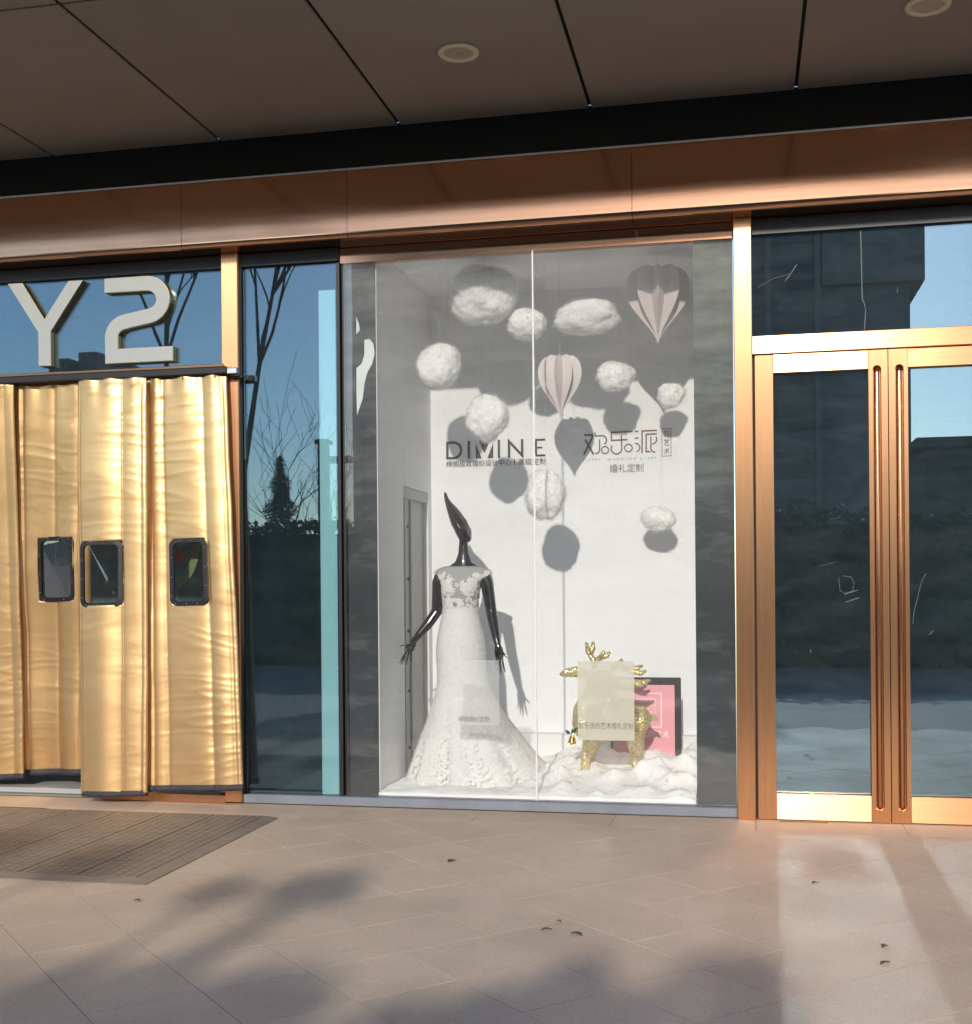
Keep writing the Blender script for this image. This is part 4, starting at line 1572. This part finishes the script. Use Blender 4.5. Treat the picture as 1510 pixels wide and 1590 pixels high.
def curtain(tl, tr, bl, br, seams, win, label, seed, fold=.012, bow=0.0):
    """tl.. corners (x, y, z); win = (u0, u1, z0, z1) or None"""
    tl, tr, bl, br = map(Vector, (tl, tr, bl, br))
    root = empty('curtain_strip', ((bl.x + br.x) / 2, (bl.y + br.y) / 2, min(bl.z, br.z)), label, 'door curtain', 'gold quilted curtain strips over the entrance')
    W, H = (tr - tl).length, (tl - bl).length
    nu, nv = 64, 260
    edges = [0.0] + list(seams) + [1.0]
    hooks = [(.12, 1), (.5, 1), (.88, 1)]
    def pos(u, v):
        p = (tl * (1 - u) + tr * u) * (1 - v) + (bl * (1 - u) + br * u) * v
        q = 1
        for a, b in zip(edges, edges[1:]):
            if a <= u <= b:
                t = (u - a) / (b - a)
                q = max(0.0, 4 * t * (1 - t))
                wd = (b - a) * W
                break
        puff = (.35 + .65 * min(1, wd / .2)) * .020 * math.sqrt(q)
        n1 = noise.noise(Vector((u * W * 2.6 + seed, v * H * 9, seed * 1.3)))
        n2 = noise.noise(Vector((u * W * 6 + seed * 2, v * H * 24, 7.1)))
        n3 = noise.noise(Vector((u * W * 1.1, v * H * 1.3, seed * 5.7)))
        crease = 1 - abs(noise.noise(Vector((u * W * 1.8 + 2 * seed, v * H * 5.2 - u * W * 1.5, 3.3 + seed))))
        crease = max(0, crease - .86) / .14
        seam = math.exp(-q * 2.6)
        clus = max(0.0, min(1.0, .45 + 1.5 * noise.noise(Vector((u * W * 1.2 + seed, v * H * 1.1, seed * 2.9)))))
        lean = noise.noise(Vector((u * W * 1.5, v * H * .9, seed))) * .25
        rdg = noise.noise(Vector((u * W * 2.4 + 3 * seed, (v * H + lean * u * W) * 15, 2.2)))
        fine = noise.noise(Vector((u * W * 4.5 + seed, (v * H + lean * u * W) * 42, 5.5)))
        ridge = max(0.0, 1 - abs(rdg) * 3.2) ** 2
        wr = .0021 * ridge * clus + .0016 * fine * seam * (.4 + clus) + .0018 * n1 + .0030 * n3 * q
        top = math.exp(-v * H / .10)
        hk = sum(math.exp(-((u - a) / .08) ** 2) for a, _ in hooks)
        pin = -.010 * top * math.cos(u * 3 * 2 * math.pi) * q
        ff = fold * (math.sin(u * 2 * math.pi * 1.1 + seed) * (.3 + .7 * v) + 1.2 * n3)
        y = -(puff + wr + pin + ff) - bow * math.sin(math.pi * v)
        x = .004 * noise.noise(Vector((v * H * 3, seed * 3.1, u * 2)))
        zz_ = -.006 * (1 - hk) * top
        return p + Vector((x, y, zz_))
    bm = BM()
    g = [[bm.verts.new(pos(i / nu, j / nv)) for i in range(nu + 1)] for j in range(nv + 1)]
    for j in range(nv):
        for i in range(nu):
            if win:
                uc, vc = (i + .5) / nu, (j + .5) / nv
                zc = (tl.z + (bl.z - tl.z) * vc)
                if win[0] + .02 < uc < win[1] - .02 and win[2] + .008 < zc < win[3] - .008:
                    continue
            bm.faces.new([g[j][i], g[j + 1][i], g[j + 1][i + 1], g[j][i + 1]])
    fab = add('quilted_fabric', bm, 'gold', root, smooth=True)
    so = fab.modifiers.new('thick', 'SOLIDIFY')
    so.thickness = .012
    so.offset = -1
    # stitch lines
    bm = BM()
    for s in seams:
        for j in range(0, nv - 1, 2):
            a, b = pos(s, j / nv), pos(s, (j + 1.2) / nv)
            d = Vector((.0022, 0, 0))
            o = Vector((0, -.0025, 0))
            bm.faces.new([bm.verts.new(q) for q in (a - d + o, a + d + o, b + d + o, b - d + o)])
    add('stitching', bm, 'hem_thread', root, kind='stuff', fix=False)
    # bottom binding
    bm = BM()
    rows = []
    for k in range(25):
        u = k / 24
        p = pos(u, 1.0)
        rows.append([p + Vector((0, -.012, .016)), p + Vector((0, -.018, -.008)), p + Vector((0, -.010, -.022)), p + Vector((0, .012, -.022)), p + Vector((0, .018, .0)), p + Vector((0, .014, .016))])
    loft(bm, rows)
    add('hem', bm, 'hem', root)
    if win:
        u0, u1, z0, z1 = win
        v0, v1 = (tl.z - z1) / (tl.z - bl.z), (tl.z - z0) / (tl.z - bl.z)
        def wp(a, b, off):
            u = u0 + (u1 - u0) * a
            v = v0 + (v1 - v0) * b
            p = (tl * (1 - u) + tr * u) * (1 - v) + (bl * (1 - u) + br * u) * v
            ff = fold * math.sin(u * 2 * math.pi * 1.1 + seed) * (.3 + .7 * v)
            return p + Vector((0, -ff - off - bow * math.sin(math.pi * v), 0))
        ww, hh = (u1 - u0) * W, z1 - z0
        def rr(ins, rad, n=6):
            pts = []
            for cxs, czs, a0 in ((1, 0, 90), (0, 0, 180), (0, 1, 270), (1, 1, 360)):
                for k in range(n + 1):
                    a = R(a0 - 90 + 90 * k / n)
                    x_ = (ww - ins - rad if cxs else ins + rad) + rad * math.cos(a)
                    y_ = (hh - ins - rad if czs else ins + rad) - rad * math.sin(a)
                    pts.append((x_ / ww, y_ / hh))
            return pts
        o_, i_ = rr(0, .045), rr(.026, .03)
        bm = BM()
        loops = [[bm.verts.new(wp(a, b, off)) for a, b in pp] for pp, off in ((o_, .008), (o_, .024), (i_, .026), (i_, .010))]
        nn = len(o_)
        for A, B in zip(loops, loops[1:]):
            for k in range(nn):
                bm.faces.new([A[k], A[(k + 1) % nn], B[(k + 1) % nn], B[k]])
        fr = add('window_frame', bm, 'black_metal', root)
        bm = BM()
        bm.faces.new([bm.verts.new(wp(a, b, .012)) for a, b in rr(.022, .03)])
        add('window_pane', bm, 'vinyl', fr)
        for k in range(14):
            t = k / 14 * 4
            e = int(t)
            f = (t - e)
            m_ = .05
            a, b = [(f, m_ * .62), (1 - m_, f), (1 - f, 1 - m_ * .62), (m_, 1 - f)][e]
            a, b = min(max(a, m_), 1 - m_), min(max(b, m_ * .62), 1 - m_ * .62)
            if (abs(a - .5) > .42 and abs(b - .5) > .44):
                continue
            bm = BM()
            p = wp(a, b, .026)
            bmesh.ops.create_icosphere(bm, subdivisions=1, radius=.0045, matrix=Matrix.Translation(p))
            add('rivet', bm, 'rivet', fr)
    for u in (.12, .5, .88):
        p = pos(u, 0.006)
        bm = BM()
        tube(bm, [p + Vector((0, -.004, -.006)), p + Vector((0, -.012, .0)), p + Vector((0, -.008, .012)), p + Vector((0, .01, .016))], .0035, 8)
        add('hook', bm, 'rivet', root)
    return root
M['hem_thread'] = material('brown_stitch', (.22, .12, .04), .7)
curtain((-3.590, -.115, 2.606), (-3.040, -.115, 2.609), (-3.585, -.115, .094), (-2.954, -.115, .118), (.085, .23, .715, .94), (.285, .715, 1.205, 1.616), 'gold curtain strip at the right end, with a decal seen through its window', 2.3, .012)
curtain((-3.994, -.17, 2.604), (-3.540, -.17, 2.606), (-3.988, -.185, .062), (-3.560, -.17, .076), (.03, .655, .93), (.02, .66, 1.203, 1.612), 'gold curtain strip hanging foremost, second from the right', 5.1, .011)
curtain((-4.50, -.09, 2.606), (-3.945, -.10, 2.606), (-4.64, .20, .118), (-4.13, .20, .142), (.12, .52, .86), (.28, .80, 1.232, 1.648), 'gold curtain strip pushed inwards, partly behind its neighbour', 8.4, .030)
curtain((-5.02, -.155, 2.606), (-4.455, -.155, 2.606), (-5.18, .14, .08), (-4.575, .12, .110), (.2, .62, .88), None, 'gold curtain strip at the left edge, overlapping the pushed-in strip', 11.2, .018)
# round paper decal behind the right strip, on the inner glass
bxp('inner_glass', 'glass_side', shop, -3.62, -3.17, .10, .112, .06, 2.59, bev=0)
dec = empty('wreath_decal', (-3.3, .09, 1.4), 'piece of green wreath decal with a red dot, seen through the curtain window', 'decal')
bm = BM()
stroke(bm, arc(-3.52, 1.60, .17, -75, 10, 14, .26), .05, .092, .0945)
add('wreath', bm, None, dec, mats=['decal_green', 'decal_green'])
bm = BM()
prism(bm, arc(-3.46, 1.52, .035, 0, 340, 12), .090, .0915)
add('red_dot', bm, 'decal_red', dec)

# ------------------------------------------------------------------ entrance mat in tiles
mat_ = empty('entrance_mat', (-3.9, -1.2, .0), 'brown grid tile entrance mat with a grey ramp edge', 'mat')
src = None
TSZ = .30
for i in range(9):
    for j in range(5):
        x1 = -2.685 - i * TSZ
        y0 = -1.955 + j * TSZ
        if src is None:
            bm = BM()
            box(bm, x1 - TSZ + .002, x1 - .002, y0 + .002, y0 + TSZ - .002, .001, .013, bev=.003)
            src = add('mat_tile', bm, 'mat_rubber', mat_)
        else:
            share('mat_tile', src, (x1 - TSZ / 2, y0 + TSZ / 2, .001), mat_)
bm = BM()
loft(bm, [[(-2.683, y, .001), (-2.600, y2, .001), (-2.602, y2, .004), (-2.683, y, .0135)] for y, y2 in ((-1.957, -2.035), (-.455, -.455))])
add('ramp_edge', bm, 'mat_edge', mat_)
bm = BM()
loft(bm, [[(x, -1.957, .001), (x2, -2.035, .001), (x2, -2.033, .004), (x, -1.957, .0135)] for x, x2 in ((-5.385, -5.385), (-2.685, -2.603))])
add('ramp_edge', bm, 'mat_edge', mat_)

# ------------------------------------------------------------------ litter on the paving
rg = random.Random(21)
for x, y, s, lab in ((-.74, -2.42, .045, 'small dark leaf scrap on the paving, left of the middle'), (-.71, -2.30, .03, 'tiny dark crumb on the paving next to the leaf scrap'), (-.62, -2.46, .055, 'curled grey leaf on the paving below the reindeer'),
                     (-1.37, -1.35, .06, 'thin brown twig on the paving below the dress'), (.49, -2.42, .045, 'brown leaf crumbs near the right edge of the paving'), (.47, -2.62, .05, 'nearest brown leaf crumbs at the lower right'), (.30, -1.5, .04, 'small leaf scrap in front of the doors'), (-2.5, -2.3, .035, 'small leaf scrap below the corner of the mat')):
    bm = BM()
    a = rg.uniform(0, 3)
    n = 9
    vs_ = []
    for k in range(n):
        t = k / (n - 1) - .5
        c = Vector((x + math.cos(a) * t * s, y + math.sin(a) * t * s, .003 + .006 * math.cos(t * 3) + rg.uniform(0, .003)))
        wv = Vector((-math.sin(a), math.cos(a), 0)) * s * .28 * max(.08, 1 - (2 * t) ** 2) * rg.uniform(.6, 1.1)
        vs_.append((bm.verts.new(c - wv), bm.verts.new(c + Vector((0, 0, -.0025))), bm.verts.new(c + wv)))
    for p, q in zip(vs_, vs_[1:]):
        bm.faces.new([p[0], p[1], q[1], q[0]])
        bm.faces.new([p[1], p[2], q[2], q[1]])
    add('dry_leaf', bm, 'leaf_dry', label=lab, cat='leaf', group='scraps on the paving')

# ================================================================== ACROSS THE STREET (seen in the glass, and casting the shade)
def leaf_cloud(bm, centre, rad, n, size, rg, squash=(1, 1, 1), shell=.5):
    for _ in range(n):
        d = Vector((rg.gauss(0, 1), rg.gauss(0, 1), rg.gauss(0, 1))).normalized()
        r = rad * (shell + (1 - shell) * rg.random()) if rg.random() < .7 else rad * rg.random()
        p = Vector(centre) + Vector((d.x * r * squash[0], d.y * r * squash[1], d.z * r * squash[2]))
        a = Vector((rg.gauss(0, 1), rg.gauss(0, 1), rg.gauss(0, 1))).normalized()
        b = a.cross(Vector((rg.gauss(0, 1), rg.gauss(0, 1), rg.gauss(0, 1)))).normalized()
        s = size * rg.uniform(.6, 1.3)
        bm.faces.new([bm.verts.new(p + a * s * x + b * s * y * .55) for x, y in ((-.5, 0), (0, -.5), (.5, 0), (0, .5))])

def evergreen(x, y, top, rad, seed, label, clumps):
    rg = random.Random(seed)
    root = empty('evergreen_tree', (x, y, 0), label, 'tree', 'trees across the street')
    bm = BM()
    tube(bm, [(x, y, -.01), (x + .05, y, top * .3), (x - .05, y + .1, top * .7), (x, y, top * .95)], [.16, .13, .08, .03], 8)
    for (cx, cyy, cz, r) in clumps:
        tube(bm, [(x, y, cz * .6), ((x + cx) / 2, (y + cyy) / 2, cz * .85), (cx, cyy, cz)], [.05, .035, .015], 6)
    add('trunk', bm, 'bark', root)
    bm = BM()
    for (cx, cyy, cz, r) in clumps:
        leaf_cloud(bm, (cx, cyy, cz), r, int((1500 if r > .3 else 4200) * r * r) + 60, .085, rg, (1, 1, .8))
    add('crown', bm, 'leaf', root, fix=False)
def on_ray(gx, gy, s):
    p = Vector((gx, gy, 0)) + SDIR * s
    return p
rg = random.Random(77)
def crown_for(gx0, gx1, gy, s, n, r0, r1, depth):
    out = []
    for i in range(n):
        gx = gx0 + (gx1 - gx0) * rg.random()
        g = gy - depth * rg.random() ** .8
        p = on_ray(gx, g, s + rg.uniform(-1, 1))
        out.append((p.x, p.y, p.z, rg.uniform(r0, r1)))
    return out
# crowns whose shade reaches the paving in the foreground
for i, (gx0, gx1, gy, nm) in enumerate(((-4.6, -3.0, -2.98, 'broad evergreen tree across the street, seen only in the glass, furthest left'), (-3.2, -1.7, -3.08, 'second evergreen tree across the street'), (-2.0, -.6, -3.06, 'third evergreen tree across the street'), (-.9, .12, -2.98, 'evergreen tree across the street behind the photographer'))):
    cl = crown_for(gx0, gx1, gy - .12, 11.5, 46, .07, .19, 1.3)
    cl += crown_for(gx0, gx1, gy - .75, 11.5, 14, .30, .5, 1.6)
    if i == 1:
        for gx, gyy, r in ((-1.80, -1.88, .15), (-1.90, -2.0, .15), (-1.74, -1.98, .14), (-2.22, -2.1, .15)):
            p = on_ray(gx, gyy, 13)
            cl.append((p.x, p.y, p.z, r))
    if i == 0:
        for gx, gyy, r in ((-3.05, -1.66, .22), (-3.75, -1.5, .26)):
            p = on_ray(gx, gyy, 13)
            cl.append((p.x, p.y, p.z, r))
    if i == 3:  # leaf clumps added to stand in for the photographer's shadow
        for gx, gyy, r in ((-.125, -2.85, .12), (.02, -2.83, .12), (-.55, -2.90, .12)):
            p = on_ray(gx, gyy, 11.5)
            cl.append((p.x, p.y, p.z, r))
    bx_ = sum(c[0] for c in cl) / len(cl)
    by_ = sum(c[1] for c in cl) / len(cl)
    evergreen(bx_, by_, max(c[2] for c in cl), 1, 40 + i, nm, cl)

# clipped hedge along the kerb
bm = BM()
rgh = random.Random(5)
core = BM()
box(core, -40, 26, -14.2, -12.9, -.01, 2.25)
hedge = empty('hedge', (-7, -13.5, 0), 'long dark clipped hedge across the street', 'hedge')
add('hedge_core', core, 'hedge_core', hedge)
for _ in range(26000):
    x = rgh.uniform(-40, 26)
    hgt = 2.38 + .16 * noise.noise(Vector((x * .5, 0, 0))) + .07 * noise.noise(Vector((x * 2.2, 3, 0)))
    if rgh.random() < .6:
        p = Vector((x, -12.86 + rgh.gauss(0, .05), rgh.uniform(.02, hgt)))
    else:
        p = Vector((x, rgh.uniform(-14.2, -12.9), hgt + rgh.gauss(0, .06)))
    a = Vector((rgh.gauss(0, 1), rgh.gauss(0, 1), rgh.gauss(0, 1))).normalized()
    b = a.cross(Vector((rgh.gauss(0, 1), rgh.gauss(0, 1), rgh.gauss(0, 1)))).normalized()
    s = rgh.uniform(.06, .13)
    bm.faces.new([bm.verts.new(p + a * s * q[0] + b * s * q[1]) for q in ((-.7, 0), (0, -.4), (.7, 0), (0, .4))])
add('hedge_leaves', bm, 'leaf', hedge, kind='stuff', fix=False)

# bare trees
def bare_tree(x, y, h, seed, label, spread=.35, lean=0.0, first=3):
    rg = random.Random(seed)
    root = empty('bare_tree', (x, y, 0), label, 'tree', 'trees across the street')
    bm = BM()
    bt = BM()
    def grow(p, d, L, r, lev, target):
        pts = [p]
        rads = [r]
        n = 6
        dd = d.copy()
        q = p.copy()
        for i in range(n):
            w = .16 if lev else .05
            dd = (dd + Vector((rg.gauss(0, w), rg.gauss(0, w), rg.gauss(0, w * .6) + .10)) ).normalized()
            q = q + dd * L / n
            pts.append(q.copy())
            rads.append(r * (1 - .75 * (i + 1) / n))
            if lev < 2 + (h > 9) and i >= (first if lev == 0 else 1):
                for _ in range(3 if lev == 0 else (1 if rg.random() < (.95 if lev == 1 else .7) else 0)):
                    a = rg.uniform(0, 2 * math.pi)
                    side = Vector((math.cos(a), math.sin(a), 0))
                    nd = (dd * (1 - spread) + side * spread + Vector((0, 0, .15))).normalized()
                    grow(q, nd, L * rg.uniform(.42, .62), r * (1 - .75 * (i + 1) / n) * .75, lev + 1, bt)
        tube(target, pts, [max(.010, k) for k in rads], 6 if lev < 2 else 4)
    grow(Vector((x, y, -.01)), Vector((lean, 0, 1)).normalized(), h, h * .012, 0, bm)
    add('trunk', bm, 'bark', root)
    add('branches', bt, 'bark', root, fix=False)
bare_tree(-12.75, -22, 10.5, 3, 'tall bare tree across the street, mirrored beside the copper mullion', .30, .07)
bare_tree(-13.9, -21, 10.5, 9, 'tall bare tree mirrored behind the numeral 2', .26, .0)
bare_tree(-21.5, -50, 7.2, 12, 'small bare tree beyond the hedge, right of the conifer', .5, 0, 1)
bare_tree(-20.3, -52, 6.0, 15, 'low bare tree beyond the hedge, nearest the dark post', .5, 0, 1)
# conifers
def conifer(x, y, h, r, seed, label):
    rg = random.Random(seed)
    root = empty('conifer_tree', (x, y, 0), label, 'tree', 'trees across the street')
    bm = BM()
    tube(bm, [(x, y, -.01), (x, y, h)], [.15, .02], 8)
    add('trunk', bm, 'bark', root)
    bm = BM()
    for _ in range(6500):
        t = rg.random() ** .7
        z = h * (.08 + .92 * (1 - t))
        rad = r * t * (.75 + .25 * math.sin(z * 5)) * math.sqrt(rg.random())
        a = rg.uniform(0, 6.283)
        p = Vector((x + rad * math.cos(a), y + rad * math.sin(a), z))
        d = Vector((math.cos(a), math.sin(a), -.25)).normalized()
        e = d.cross(Vector((0, 0, 1))).normalized()
        s = .30
        bm.faces.new([bm.verts.new(p + d * s * q[0] + e * s * q[1] * .5) for q in ((-.5, 0), (0, -.5), (1, 0), (0, .5))])
    add('crown', bm, 'conifer', root, fix=False)
conifer(-22.4, -50, 7.9, 2.5, 1, 'dark pointed conifer beyond the hedge')
conifer(-25.4, -52, 5.6, 2.2, 2, 'lower conifer beyond the hedge, left of the pointed one')
pav = empty('low_building', (11, -33, 0), 'low dark building beyond the hedge, mirrored in the right door', 'building')
bxp('wall', 'tower_green', pav, 5.2, 17, -37, -30, -.005, 5.2, bev=0)
bxp('roof_edge', 'tower_green', pav, 4.9, 17.3, -37.3, -29.7, 5.21, 5.5, bev=.02)
for x in range(5):
    w_ = bxp('window', 'tower_glass', pav, 6.0 + x * 2.1, 7.5 + x * 2.1, -29.98, -29.9, 1.2, 3.6, bev=0)
# dark post at the kerb
pst = empty('street_post', (-6.85, -12.4, 0), 'dark street post with a short side arm', 'post')
bxp('shaft', 'post', pst, -6.93, -6.77, -12.48, -12.32, -.005, 3.72, bev=.01)
bxp('cap', 'post', pst, -6.97, -6.73, -12.52, -12.28, 3.725, 3.80, bev=.01)
bxp('side_arm', 'post', pst, -6.765, -6.35, -12.44, -12.36, 3.40, 3.52, bev=.01)
# big dark building opposite
tow = empty('office_building', (-8, -85, 0), 'tall shaded office building opposite, mirrored in the shop glass', 'building')
bxp('wall', 'tower', tow, -28.4, 11.3, -98, -80, -.005, 28.0, bev=0)
bxp('roof_crown', 'tower', tow, 5.5, 12.2, -98.2, -79.4, 21.8, 28.4, bev=0)
for z in range(8):
    bxp('window_band', 'tower_glass', tow, -27.6, 5.0, -79.98, -79.9, 2.2 + z * 3.25, 4.0 + z * 3.25, bev=0)
for x in range(11):
    bxp('pilaster', 'tower', tow, -28 + x * 3.3, -27.6 + x * 3.3, -79.88, -79.4, 0, 27.9, bev=0)
for i, (x, z) in enumerate(((-21.5, 29.6), (-11, 30.2), (-3.2, 29.4))):
    bxp('roof_house', 'tower', tow, x, x + 3.4, -92, -86, 28.01, z, bev=0)
for i, (x0, x1, h, lab) in enumerate(((-53.5, -51.8, 19.6, 'narrow far block mirrored under the letter Y'), (-50.9, -49.3, 20.0, 'narrow far block mirrored left of the numeral 2'), (-60.0, -55.0, 17.2, 'low far block at the left'))):
    o = empty('far_block', ((x0 + x1) / 2, -84, 0), lab, 'building')
    bxp('wall', 'tower', o, x0, x1, -92, -80, -.005, h, bev=0)
    for z in range(5):
        bxp('window_band', 'tower_glass', o, x0 + .2, x1 - .2, -79.98, -79.9, 2 + z * 3.2, 3.6 + z * 3.2, bev=0)
